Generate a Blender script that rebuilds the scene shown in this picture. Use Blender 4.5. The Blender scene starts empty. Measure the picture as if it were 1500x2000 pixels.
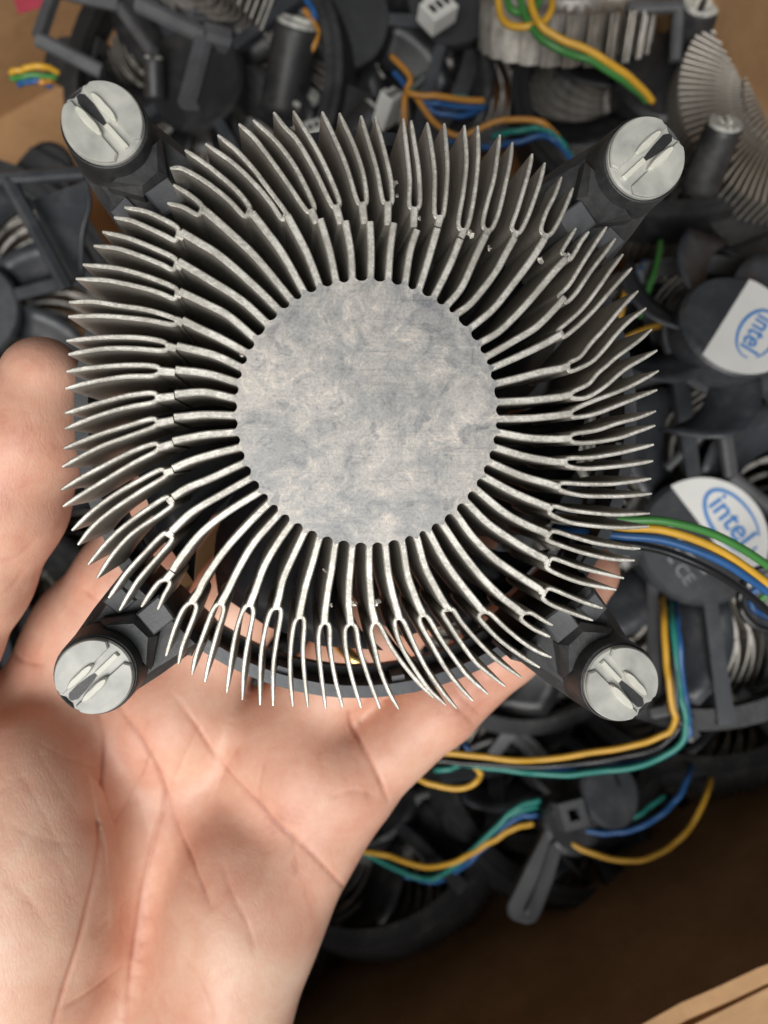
import bpy, bmesh, math, random
import numpy as np
from mathutils import Vector, Matrix, Quaternion

random.seed(7)
np.random.seed(7)
S = 0.001                       # everything below is written in millimetres
scene = bpy.context.scene
col = scene.collection

# ------------------------------------------------------------------ camera, light, exposure
CAM_Z, FPX = 105.0, 1538.0      # camera height above the heatsink face, focal length in photo pixels
cam_d = bpy.data.cameras.new('camera')
cam = bpy.data.objects.new('camera', cam_d); col.objects.link(cam)
cam.location = (0, 0, CAM_Z * S)
cam_d.sensor_fit = 'HORIZONTAL'; cam_d.sensor_width = 36.0
cam_d.lens = 36.0 * FPX / 1500.0
cam_d.clip_start = 0.005; cam_d.clip_end = 50
cam_d.dof.use_dof = True
cam_d.dof.focus_distance = 0.110
cam_d.dof.aperture_fstop = 24.0
scene.camera = cam

world = bpy.data.worlds.new('World'); scene.world = world
world.use_nodes = True
wbg = world.node_tree.nodes['Background']
wbg.inputs['Color'].default_value = (0.97, 0.99, 1.0, 1)
wbg.inputs['Strength'].default_value = 0.055

def area_light(name, loc, target, size, watts, color, size_y=None):
    d = bpy.data.lights.new(name, 'AREA')
    d.shape = 'RECTANGLE'; d.size = size; d.size_y = size_y or size
    d.energy = watts; d.color = color
    o = bpy.data.objects.new(name, d); col.objects.link(o)
    o.location = loc
    o.rotation_euler = (Vector(target) - Vector(loc)).to_track_quat('-Z', 'Y').to_euler()
    return o
# a window behind and to the left of the photographer, and the pale ceiling it lights
area_light('window_light', (-0.28, -0.80, 1.08), (0, 0, -0.03), 0.85, 20.0, (1.0, 0.97, 0.925))
area_light('ceiling_light', (0.15, -0.62, 1.6), (0, 0, -0.05), 0.8, 10.5, (0.95, 0.975, 1.0))

scene.view_settings.view_transform = 'Standard'
scene.view_settings.look = 'None'
scene.view_settings.gamma = 1.0
scene.view_settings.use_curve_mapping = False
scene.view_settings.exposure = 0.0
scene.cycles.use_denoising = True
scene.cycles.max_bounces = 5
scene.cycles.diffuse_bounces = 3
scene.cycles.glossy_bounces = 3
scene.cycles.use_light_tree = False

# ------------------------------------------------------------------ coordinates
def P(px, py, z):
    """world point (mm) seen at photo pixel (px, py), at height z"""
    k = (CAM_Z - z) / FPX
    return Vector(((px - 750) * k, (1000 - py) * k, z))

# ------------------------------------------------------------------ materials
MATS = {}
def nodes_of(name):
    m = bpy.data.materials.new(name); m.use_nodes = True
    nt = m.node_tree
    b = nt.nodes['Principled BSDF']
    MATS[name] = m
    return m, nt, b
def N(nt, typ, **kw):
    n = nt.nodes.new(typ)
    for k, v in kw.items():
        if k in n.inputs.keys() if hasattr(n.inputs, 'keys') else False:
            n.inputs[k].default_value = v
        else:
            setattr(n, k, v)
    return n
def noise(nt, scale, detail=4, rough=0.6, vec=None, dist=0.0):
    n = nt.nodes.new('ShaderNodeTexNoise')
    n.inputs['Scale'].default_value = scale
    n.inputs['Detail'].default_value = detail
    n.inputs['Roughness'].default_value = rough
    n.inputs['Distortion'].default_value = dist
    if vec is not None: nt.links.new(vec, n.inputs['Vector'])
    return n
def ramp(nt, fac, stops):
    r = nt.nodes.new('ShaderNodeValToRGB')
    els = r.color_ramp.elements
    while len(els) < len(stops): els.new(0.5)
    for e, (p, c) in zip(els, stops):
        e.position = p; e.color = (*c, 1) if len(c) == 3 else c
    nt.links.new(fac, r.inputs['Fac'])
    return r
def objvec(nt):
    return nt.nodes.new('ShaderNodeTexCoord').outputs['Object']
def bump(nt, b, height, strength, dist):
    n = nt.nodes.new('ShaderNodeBump')
    n.inputs['Strength'].default_value = strength
    n.inputs['Distance'].default_value = dist
    nt.links.new(height, n.inputs['Height'])
    nt.links.new(n.outputs['Normal'], b.inputs['Normal'])
    return n

def mat_plain(name, c, rough=0.5, metal=0.0, var=0.25, scale=180, bs=0.25, spec=0.5, rvar=0.12, dust=0.0):
    m, nt, b = nodes_of(name)
    v = objvec(nt)
    n = noise(nt, scale, 5, 0.65, v)
    lo = tuple(max(0, x * (1 - var)) for x in c); hi = tuple(min(1, x * (1 + var)) for x in c)
    r = ramp(nt, n.outputs['Fac'], [(0.3, lo), (0.7, hi)])
    colr = r.outputs['Color']
    if dust:
        dn = noise(nt, 70, 8, 0.78, v, 0.4)
        dr = ramp(nt, dn.outputs['Fac'], [(0.48, (0, 0, 0)), (0.75, (dust, dust, dust))])
        mx = nt.nodes.new('ShaderNodeMix'); mx.data_type = 'RGBA'
        nt.links.new(dr.outputs['Color'], mx.inputs[0]); nt.links.new(colr, mx.inputs[6]); mx.inputs[7].default_value = (0.17, 0.165, 0.155, 1)
        colr = mx.outputs[2]
    nt.links.new(colr, b.inputs['Base Color'])
    n3 = noise(nt, scale * 0.35, 3, 0.5, v)
    mr = nt.nodes.new('ShaderNodeMapRange')
    mr.inputs['To Min'].default_value = rough - rvar; mr.inputs['To Max'].default_value = rough + rvar
    nt.links.new(n3.outputs['Fac'], mr.inputs['Value'])
    nt.links.new(mr.outputs['Result'], b.inputs['Roughness'])
    b.inputs['Metallic'].default_value = metal
    b.inputs['Specular IOR Level'].default_value = spec
    n2 = noise(nt, scale * 8, 3, 0.6, v)
    bump(nt, b, n2.outputs['Fac'], bs, 0.0002)
    return m

mat_plain('plastic', (0.022, 0.0225, 0.024), 0.46, var=0.25, scale=140, bs=0.3, dust=0.30)
mat_plain('plastic_grey', (0.078, 0.080, 0.085), 0.5, var=0.2, scale=150, bs=0.3)
mat_plain('plastic_dark', (0.016, 0.0165, 0.018), 0.42, var=0.25, scale=120, bs=0.2, dust=0.25)
mat_plain('plastic_slate', (0.034, 0.037, 0.043), 0.42, var=0.2, scale=120, bs=0.2, dust=0.35)
mat_plain('rubber_black', (0.012, 0.012, 0.014), 0.4, var=0.2)
mat_plain('wire_yellow', (0.62, 0.34, 0.035), 0.38, var=0.12, bs=0.1)
mat_plain('wire_green', (0.05, 0.20, 0.045), 0.38, var=0.12, bs=0.1)
mat_plain('wire_teal', (0.02, 0.20, 0.165), 0.38, var=0.12, bs=0.1)
mat_plain('wire_blue', (0.022, 0.095, 0.26), 0.36, var=0.12, bs=0.1)
mat_plain('wire_orange', (0.55, 0.25, 0.045), 0.38, var=0.12, bs=0.1)
mat_plain('wire_black', (0.012, 0.012, 0.013), 0.3, var=0.12, bs=0.1)
mat_plain('label_white', (0.74, 0.73, 0.70), 0.45, var=0.05, scale=90, bs=0.1)
mat_plain('label_ink', (0.05, 0.22, 0.55), 0.5, var=0.08, scale=90, bs=0.05)
mat_plain('connector_white', (0.66, 0.66, 0.62), 0.45, var=0.08, scale=120, bs=0.15)
mat_plain('print_mark', (0.22, 0.23, 0.25), 0.5, var=0.3, scale=300, bs=0.1)
mat_plain('copper_dust', (0.42, 0.40, 0.36), 0.8, var=0.3, scale=900, bs=0.6)
mat_plain('gold', (0.85, 0.60, 0.22), 0.22, metal=1.0, var=0.08, bs=0.05)
mat_plain('red_print', (0.36, 0.04, 0.07), 0.6, var=0.15)
mat_plain('paper', (0.78, 0.76, 0.72), 0.7, var=0.06, scale=60)

def mat_fin(name, bright, dark, rough):
    m, nt, b = nodes_of(name)
    v = objvec(nt)
    n = noise(nt, 1500, 6, 0.75, v)
    n2 = noise(nt, 160, 4, 0.6, v)
    mx = nt.nodes.new('ShaderNodeMath'); mx.operation = 'ADD'
    nt.links.new(n.outputs['Fac'], mx.inputs[0]); nt.links.new(n2.outputs['Fac'], mx.inputs[1])
    r = ramp(nt, mx.outputs[0], [(0.0, dark), (0.74, dark), (0.92, bright), (1.0, bright)])
    r.color_ramp.elements[0].position = 0.0
    mul = nt.nodes.new('ShaderNodeMath'); mul.operation = 'MULTIPLY'; mul.inputs[1].default_value = 0.82
    nt.links.new(mx.outputs[0], mul.inputs[0]); nt.links.new(mul.outputs[0], r.inputs['Fac'])
    nt.links.new(r.outputs['Color'], b.inputs['Base Color'])
    b.inputs['Metallic'].default_value = 0.78
    b.inputs['Roughness'].default_value = rough
    bump(nt, b, n.outputs['Fac'], 0.35, 0.00025)
    return m
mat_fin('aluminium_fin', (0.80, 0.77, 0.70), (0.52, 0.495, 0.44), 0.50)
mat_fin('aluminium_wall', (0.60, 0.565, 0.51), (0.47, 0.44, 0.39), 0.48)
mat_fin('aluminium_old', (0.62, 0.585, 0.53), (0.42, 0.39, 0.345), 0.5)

def mat_core():
    m, nt, b = nodes_of('aluminium_face')
    v = objvec(nt)
    big = noise(nt, 120, 8, 0.72, v, 0.5)
    fine = noise(nt, 300, 9, 0.74, v, 1.4)
    speck = noise(nt, 2600, 4, 0.7, v)
    c1 = ramp(nt, big.outputs['Fac'], [(0.34, (0.345, 0.345, 0.342)), (0.45, (0.435, 0.426, 0.412)),
                                       (0.52, (0.53, 0.50, 0.465)), (0.66, (0.64, 0.60, 0.555))])
    c2 = ramp(nt, fine.outputs['Fac'], [(0.36, (0.64, 0.66, 0.69)), (0.46, (0.88, 0.885, 0.89)), (0.56, (1, 1, 1)), (0.64, (1.30, 1.24, 1.18))])
    c3 = ramp(nt, speck.outputs['Fac'], [(0.30, (0.72, 0.72, 0.72)), (0.5, (1, 1, 1)), (0.75, (1.1, 1.1, 1.1))])
    def mulc(a, bb):
        n = nt.nodes.new('ShaderNodeMix'); n.data_type = 'RGBA'; n.blend_type = 'MULTIPLY'
        n.inputs[0].default_value = 1.0
        nt.links.new(a, n.inputs[6]); nt.links.new(bb, n.inputs[7])
        return n.outputs[2]
    mp = nt.nodes.new('ShaderNodeMapping'); mp.inputs['Scale'].default_value = (60, 2600, 1); mp.inputs['Rotation'].default_value = (0, 0, 0.6)
    nt.links.new(v, mp.inputs['Vector'])
    scr = noise(nt, 1.0, 2, 0.5, mp.outputs[0])
    c4 = ramp(nt, scr.outputs['Fac'], [(0.30, (0.86, 0.86, 0.86)), (0.42, (1, 1, 1)), (0.66, (1, 1, 1)), (0.74, (1.18, 1.17, 1.15))])
    spot = noise(nt, 210, 3, 0.5, v, 0.2)
    c5 = ramp(nt, spot.outputs['Fac'], [(0.0, (1, 1, 1)), (0.635, (1, 1, 1)), (0.66, (0.74, 0.76, 0.79)), (1.0, (0.70, 0.72, 0.76))])
    c = mulc(mulc(mulc(c1.outputs['Color'], c2.outputs['Color']), c3.outputs['Color']), mulc(c4.outputs['Color'], c5.outputs['Color']))
    nt.links.new(c, b.inputs['Base Color'])
    b.inputs['Metallic'].default_value = 0.55
    mr = nt.nodes.new('ShaderNodeMapRange')
    mr.inputs['To Min'].default_value = 0.38; mr.inputs['To Max'].default_value = 0.72
    nt.links.new(fine.outputs['Fac'], mr.inputs['Value'])
    nt.links.new(mr.outputs['Result'], b.inputs['Roughness'])
    bump(nt, b, fine.outputs['Fac'], 0.18, 0.0002)
mat_core()

def mat_foot(name, c0_, c1_, c2_):
    m, nt, b = nodes_of(name)
    v = objvec(nt)
    a = noise(nt, 210, 4, 0.5, v, 0.3)
    r = ramp(nt, a.outputs['Fac'], [(0.28, c0_), (0.5, c1_), (0.75, c2_)])
    nt.links.new(r.outputs['Color'], b.inputs['Base Color'])
    b.inputs['Roughness'].default_value = 0.38
    b.inputs['Subsurface Weight'].default_value = 0.25
    b.inputs['Subsurface Radius'].default_value = (0.002, 0.002, 0.0018)
    fn = noise(nt, 3000, 2, 0.5, v)
    bump(nt, b, fn.outputs['Fac'], 0.12, 0.0001)
mat_foot('foot_plastic', (0.26, 0.26, 0.245), (0.42, 0.42, 0.385), (0.56, 0.55, 0.50))
mat_foot('jaw_plastic', (0.55, 0.54, 0.47), (0.64, 0.63, 0.55), (0.70, 0.69, 0.61))

def mat_card():
    m, nt, b = nodes_of('cardboard')
    v = objvec(nt)
    a = noise(nt, 60, 6, 0.7, v)
    w = nt.nodes.new('ShaderNodeTexWave'); w.inputs['Scale'].default_value = 70; w.bands_direction = 'Z'
    w.inputs['Distortion'].default_value = 1.0
    nt.links.new(v, w.inputs['Vector'])
    r = ramp(nt, a.outputs['Fac'], [(0.3, (0.33, 0.185, 0.085)), (0.7, (0.47, 0.28, 0.135))])
    nt.links.new(r.outputs['Color'], b.inputs['Base Color'])
    b.inputs['Roughness'].default_value = 0.85
    bump(nt, b, a.outputs['Fac'], 0.4, 0.001)
mat_card()

def mat_skin():
    m, nt, b = nodes_of('skin')
    v = objvec(nt)
    at = nt.nodes.new('ShaderNodeAttribute'); at.attribute_name = 'flush'
    blot = noise(nt, 75, 5, 0.6, v, 0.5)
    mott = noise(nt, 420, 5, 0.7, v, 0.3)
    ad = nt.nodes.new('ShaderNodeMath'); ad.operation = 'MULTIPLY_ADD'
    nt.links.new(blot.outputs['Fac'], ad.inputs[0]); ad.inputs[1].default_value = 0.85
    nt.links.new(at.outputs['Fac'], ad.inputs[2])
    ad2 = nt.nodes.new('ShaderNodeMath'); ad2.operation = 'MULTIPLY_ADD'
    nt.links.new(mott.outputs['Fac'], ad2.inputs[0]); ad2.inputs[1].default_value = 0.35
    nt.links.new(ad.outputs[0], ad2.inputs[2])
    r = ramp(nt, ad2.outputs[0], [(0.30, (0.83, 0.585, 0.445)), (0.50, (0.78, 0.485, 0.355)), (0.78, (0.70, 0.36, 0.255)), (1.05, (0.52, 0.23, 0.16))])
    nt.links.new(r.outputs['Color'], b.inputs['Base Color'])
    b.inputs['Subsurface Weight'].default_value = 0.35
    b.inputs['Subsurface Radius'].default_value = (0.0030, 0.0011, 0.0006)
    b.inputs['Subsurface Scale'].default_value = 1.0
    b.inputs['Roughness'].default_value = 0.46
    b.inputs['Specular IOR Level'].default_value = 0.4
    # fine skin relief: two warped cell networks and pores
    warp = noise(nt, 150, 3, 0.5, v)
    vm = nt.nodes.new('ShaderNodeVectorMath'); vm.operation = 'MULTIPLY_ADD'
    nt.links.new(warp.outputs['Color'], vm.inputs[0]); vm.inputs[1].default_value = (0.004, 0.004, 0.004)
    nt.links.new(v, vm.inputs[2])
    vs = nt.nodes.new('ShaderNodeMapping'); vs.inputs['Rotation'].default_value = (0, 0, 0.5); vs.inputs['Scale'].default_value = (1.0, 0.38, 1.0)
    nt.links.new(vm.outputs[0], vs.inputs['Vector'])
    def edge(scale, hi):
        x = nt.nodes.new('ShaderNodeTexVoronoi'); x.feature = 'DISTANCE_TO_EDGE'
        x.inputs['Scale'].default_value = scale
        nt.links.new(vs.outputs[0], x.inputs['Vector'])
        q = nt.nodes.new('ShaderNodeMapRange'); q.inputs['From Max'].default_value = hi
        nt.links.new(x.outputs['Distance'], q.inputs['Value'])
        return q.outputs['Result']
    e1_ = edge(260, 0.035); e2 = edge(1500, 0.25)
    em_ = nt.nodes.new('ShaderNodeMath'); em_.operation = 'MULTIPLY'; em_.inputs[1].default_value = 0.4
    nt.links.new(e1_, em_.inputs[0]); e1 = em_.outputs[0]
    pore = noise(nt, 2600, 3, 0.6, v)
    m1 = nt.nodes.new('ShaderNodeMath'); m1.operation = 'MULTIPLY_ADD'; m1.inputs[1].default_value = 0.45
    nt.links.new(e2, m1.inputs[0]); nt.links.new(e1, m1.inputs[2])
    m2 = nt.nodes.new('ShaderNodeMath'); m2.operation = 'MULTIPLY_ADD'; m2.inputs[1].default_value = 0.5
    nt.links.new(pore.outputs['Fac'], m2.inputs[0]); nt.links.new(m1.outputs[0], m2.inputs[2])
    bump(nt, b, m2.outputs[0], 0.22, 0.00016)
mat_skin()

# ------------------------------------------------------------------ mesh helpers
def new_mesh(name, verts, faces, mat, smooth=False):
    me = bpy.data.meshes.new(name)
    me.from_pydata([tuple(c * S for c in v) for v in verts], [], faces)
    me.materials.append(MATS[mat])
    if smooth:
        me.polygons.foreach_set('use_smooth', [True] * len(me.polygons))
    me.update()
    return me
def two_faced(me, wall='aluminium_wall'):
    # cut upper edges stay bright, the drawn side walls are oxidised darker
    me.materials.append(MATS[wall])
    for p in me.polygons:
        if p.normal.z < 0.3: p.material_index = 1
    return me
def put(name, me, parent=None, M=None):
    o = bpy.data.objects.new(name, me); col.objects.link(o)
    o.parent = parent
    if M is not None:
        M = M.copy(); M.translation = M.translation * S
        o.matrix_local = M
    return o
def tag(o, label=None, cat=None, group=None, kind=None):
    for k, v in (('label', label), ('category', cat), ('group', group), ('kind', kind)):
        if v: o[k] = v
    return o
def empty(name, M, label, cat, group=None):
    o = bpy.data.objects.new(name, None); col.objects.link(o)
    o.empty_display_size = 0.01
    M = M.copy(); M.translation = M.translation * S
    o.matrix_world = M
    return tag(o, label, cat, group)
def frame(origin, axis, spin=0.0):
    """matrix whose local +z is axis"""
    q = Vector((0, 0, 1)).rotation_difference(Vector(axis).normalized())
    M = q.to_matrix().to_4x4() @ Matrix.Rotation(spin, 4, 'Z')
    M.translation = Vector(origin)
    return M
def frame_x(origin, axis, xdir):
    z = Vector(axis).normalized(); x = Vector(xdir); x = (x - z * x.dot(z)).normalized()
    y = z.cross(x)
    M = Matrix((x, y, z)).transposed().to_4x4()
    M.translation = Vector(origin)
    return M
def smooth_path(pts, per=5):
    pts = [Vector(p) for p in pts]
    if len(pts) < 3: return pts
    out = []
    ext = [pts[0] * 2 - pts[1]] + pts + [pts[-1] * 2 - pts[-2]]
    for i in range(1, len(ext) - 2):
        p0, p1, p2, p3 = ext[i - 1:i + 3]
        for k in range(per):
            t = k / per
            out.append(0.5 * ((2 * p1) + (p2 - p0) * t + (2 * p0 - 5 * p1 + 4 * p2 - p3) * t * t + (3 * p1 - p0 - 3 * p2 + p3) * t ** 3))
    out.append(pts[-1])
    return out
def tube(pts, r, n=10, per=6):
    path = smooth_path(pts, per)
    vs, fs = [], []
    up = Vector((0.13, 0.21, 0.97))
    for i, p in enumerate(path):
        t = (path[min(i + 1, len(path) - 1)] - path[max(i - 1, 0)]).normalized()
        a = (up - t * up.dot(t)).normalized(); up = a
        b = t.cross(a)
        for k in range(n):
            w = 2 * math.pi * k / n
            vs.append(p + (a * math.cos(w) + b * math.sin(w)) * r)
    for i in range(len(path) - 1):
        for k in range(n):
            fs.append((i * n + k, i * n + (k + 1) % n, (i + 1) * n + (k + 1) % n, (i + 1) * n + k))
    fs.append(tuple(range(n - 1, -1, -1))); fs.append(tuple((len(path) - 1) * n + k for k in range(n)))
    return vs, fs
def lathe(profile, n=32, sx=1.0, sy=1.0):
    vs, fs = [], []
    for r, z in profile:
        for k in range(n):
            w = 2 * math.pi * k / n
            vs.append((r * math.cos(w) * sx, r * math.sin(w) * sy, z))
    for i in range(len(profile) - 1):
        for k in range(n):
            fs.append((i * n + k, i * n + (k + 1) % n, (i + 1) * n + (k + 1) % n, (i + 1) * n + k))
    fs.append(tuple(range(n - 1, -1, -1)))
    fs.append(tuple((len(profile) - 1) * n + k for k in range(n)))
    return vs, fs
def prism(poly, z0, z1, ch=0.0):
    """closed polygon (counter-clockwise) from z0 up to z1, the upper rim chamfered by ch"""
    n = len(poly)
    c = Vector((sum(p[0] for p in poly) / n, sum(p[1] for p in poly) / n))
    vs = [(p[0], p[1], z0) for p in poly]
    if ch > 0:
        vs += [(p[0], p[1], z1 - ch) for p in poly]
        for p in poly:
            d = Vector((p[0], p[1])) - c
            L = max(d.length, 1e-6)
            q = c + d * max(0.2, (L - ch) / L)
            vs.append((q.x, q.y, z1))
        rows = 3
    else:
        vs += [(p[0], p[1], z1) for p in poly]; rows = 2
    fs = []
    for i in range(rows - 1):
        for k in range(n):
            fs.append((i * n + k, i * n + (k + 1) % n, (i + 1) * n + (k + 1) % n, (i + 1) * n + k))
    fs.append(tuple(range(n - 1, -1, -1))); fs.append(tuple((rows - 1) * n + k for k in range(n)))
    return vs, fs
def rect(cx, cy, lx, ly, ang=0.0):
    c, s = math.cos(ang), math.sin(ang)
    return [(cx + x * c - y * s, cy + x * s + y * c) for x, y in ((-lx/2, -ly/2), (lx/2, -ly/2), (lx/2, ly/2), (-lx/2, ly/2))]
def join(*parts):
    vs, fs = [], []
    for v, f in parts:
        o = len(vs); vs += [tuple(x) for x in v]; fs += [tuple(i + o for i in q) for q in f]
    return vs, fs
def shift(part, dx=0, dy=0, dz=0, M=None):
    v, f = part
    if M is not None: return [tuple(M @ Vector(p)) for p in v], f
    return [(p[0] + dx, p[1] + dy, p[2] + dz) for p in v], f
def ring_arc(r0, r1, z0, z1, a0=0.0, a1=2 * math.pi, n=72):
    vs, fs = [], []
    full = abs(a1 - a0 - 2 * math.pi) < 1e-6
    m = n if full else n + 1
    for i in range(m):
        w = a0 + (a1 - a0) * i / n
        for r, z in ((r0, z0), (r1, z0), (r1, z1), (r0, z1)):
            vs.append((r * math.cos(w), r * math.sin(w), z))
    for i in range(n):
        j = (i + 1) % m
        for k in range(4):
            l = (k + 1) % 4
            fs.append((i * 4 + k, j * 4 + k, j * 4 + l, i * 4 + l))
    if not full:
        fs.append((3, 2, 1, 0)); b = (m - 1) * 4; fs.append((b, b + 1, b + 2, b + 3))
    return vs, fs
def blade_strip(path, w0, w1, ztop, zbot, taper=0.0):
    """a plate standing along path (2-D points, mm), thickness w0 -> w1, rounded upper edge"""
    n = len(path)
    vs, fs = [], []
    for i, p in enumerate(path):
        a = path[max(i - 1, 0)]; b = path[min(i + 1, n - 1)]
        t = Vector((b[0] - a[0], b[1] - a[1])).normalized()
        nx, ny = -t.y, t.x
        u = i / (n - 1)
        w = (w0 + (w1 - w0) * u) / 2
        if taper and u > 1 - taper: w *= 0.55 + 0.45 * (1 - u) / taper
        c = min(0.16, w * 0.5)
        for o, z in ((-w, zbot), (-w, ztop - c), (-w + c, ztop), (w - c, ztop), (w, ztop - c), (w, zbot)):
            vs.append((p[0] + nx * o, p[1] + ny * o, z))
    for i in range(n - 1):
        for k in range(5):
            fs.append((i * 6 + k, i * 6 + k + 1, (i + 1) * 6 + k + 1, (i + 1) * 6 + k))
        fs.append((i * 6 + 5, i * 6, (i + 1) * 6, (i + 1) * 6 + 5))
    fs.append((5, 4, 3, 2, 1, 0)); b = (n - 1) * 6; fs.append(tuple(b + k for k in range(6)))
    return vs, [tuple(reversed(f)) for f in fs]

# ------------------------------------------------------------------ the setting: table, box
tbl = put('table_top', new_mesh('table_top', *prism(rect(0, 0, 1600, 1600), -262, -240), 'paper'))
tag(tbl, 'pale table surface under the cardboard box', kind='structure')

BOX_C = Vector((0.0, 30.0, 0)); BOX_A = math.atan2(0.447, 0.894)
BW, BH = 372.0, 0.0           # inside size along the wall seen at the lower right, and across it
nrm_ = Vector((-math.sin(BOX_A), math.cos(BOX_A), 0))
edge_ = P(1390, 1972, -70); edge_.z = 0
BH = 360.0
BOX_C = edge_ + nrm_ * (BH / 2) + Vector((math.cos(BOX_A), math.sin(BOX_A), 0)) * (-62)
M_box = Matrix.Translation((BOX_C.x, BOX_C.y, -238)) @ Matrix.Rotation(BOX_A, 4, 'Z')
box = empty('cardboard_box', M_box, 'open brown cardboard box holding the pile of coolers', 'box')
T = 4.0
put('box_floor', new_mesh('box_floor', *prism(rect(0, 0, BW, BH), 0, 4), 'cardboard'), box)
def wavy_wall(L, h0, h1, axis, off):
    n = 40; poly = []
    for i in range(n + 1):
        u = i / n - 0.5
        poly.append((u * L, h0 + (h1 - h0) * (i / n) + 1.2 * math.sin(i * 0.9) + random.uniform(-.5, .5)))
    vs, fs = [], []
    for x, h in poly:
        for t in (-T / 2, T / 2):
            wob = 1.5 * math.sin(x * 0.021)
            p = (x, off + t + wob) if axis == 'x' else (off + t + wob, x)
            vs.append((p[0], p[1], 0)); vs.append((p[0], p[1], h))
    for i in range(n):
        a = i * 4; b = a + 4
        fs += [(a, b, b + 1, a + 1), (a + 2, a + 3, b + 3, b + 2), (a + 1, b + 1, b + 3, a + 3), (a, a + 2, b + 2, b)]
    fs += [(0, 1, 3, 2), (n * 4, n * 4 + 2, n * 4 + 3, n * 4 + 1)]
    return vs, fs
put('box_wall', new_mesh('box_wall', *wavy_wall(BW + T, 168, 168, 'x', -BH / 2), 'cardboard'), box)
put('box_wall', new_mesh('box_wall', *wavy_wall(BW + T, 150, 150, 'x', BH / 2), 'cardboard'), box)
put('box_wall', new_mesh('box_wall', *wavy_wall(BH - T, 160, 150, 'y', -BW / 2), 'cardboard'), box)
put('box_wall', new_mesh('box_wall', *wavy_wall(BH - T, 160, 150, 'y', BW / 2), 'cardboard'), box)
# near flap folded outward
fl = [(-BW/2, 0, 0), (BW/2, 0, 0), (BW/2, -52, -40), (-BW/2, -52, -40)]
flv = [(x, y - BH/2 - T/2, z + 167) for x, y, z in fl] + [(x, y - BH/2 - T/2, z + 163.5) for x, y, z in fl]
put('box_flap', new_mesh('box_flap', flv, [(0, 3, 2, 1), (4, 5, 6, 7), (0, 1, 5, 4), (1, 2, 6, 5), (2, 3, 7, 6), (3, 0, 4, 7)], 'cardboard'), box)

# ------------------------------------------------------------------ the held cooler
VP = Vector(((560 - 750) / FPX, (1000 - 900) / FPX, -1.0)).normalized()   # where the fin walls converge
held_o = P(721, 807, 0)
M_held = frame(held_o, -VP)
M_inv = M_held.inverted()
CAM = Vector((0, 0, CAM_Z))
def L(px, py, z):
    """point of the held cooler's plane at local height z seen at photo pixel"""
    a = M_inv @ CAM
    b = M_inv @ P(px, py, 0)
    t = (z - a.z) / (b.z - a.z)
    return a + (b - a) * t
held = empty('cpu_cooler', M_held, 'round aluminium heatsink with curved forked fins held face up in the hand', 'cooler')

def UV(u, v, z):
    p = L(100 + u / 3.75, 200 + v / 3.75, z)
    return Vector((p.x, p.y))

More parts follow.
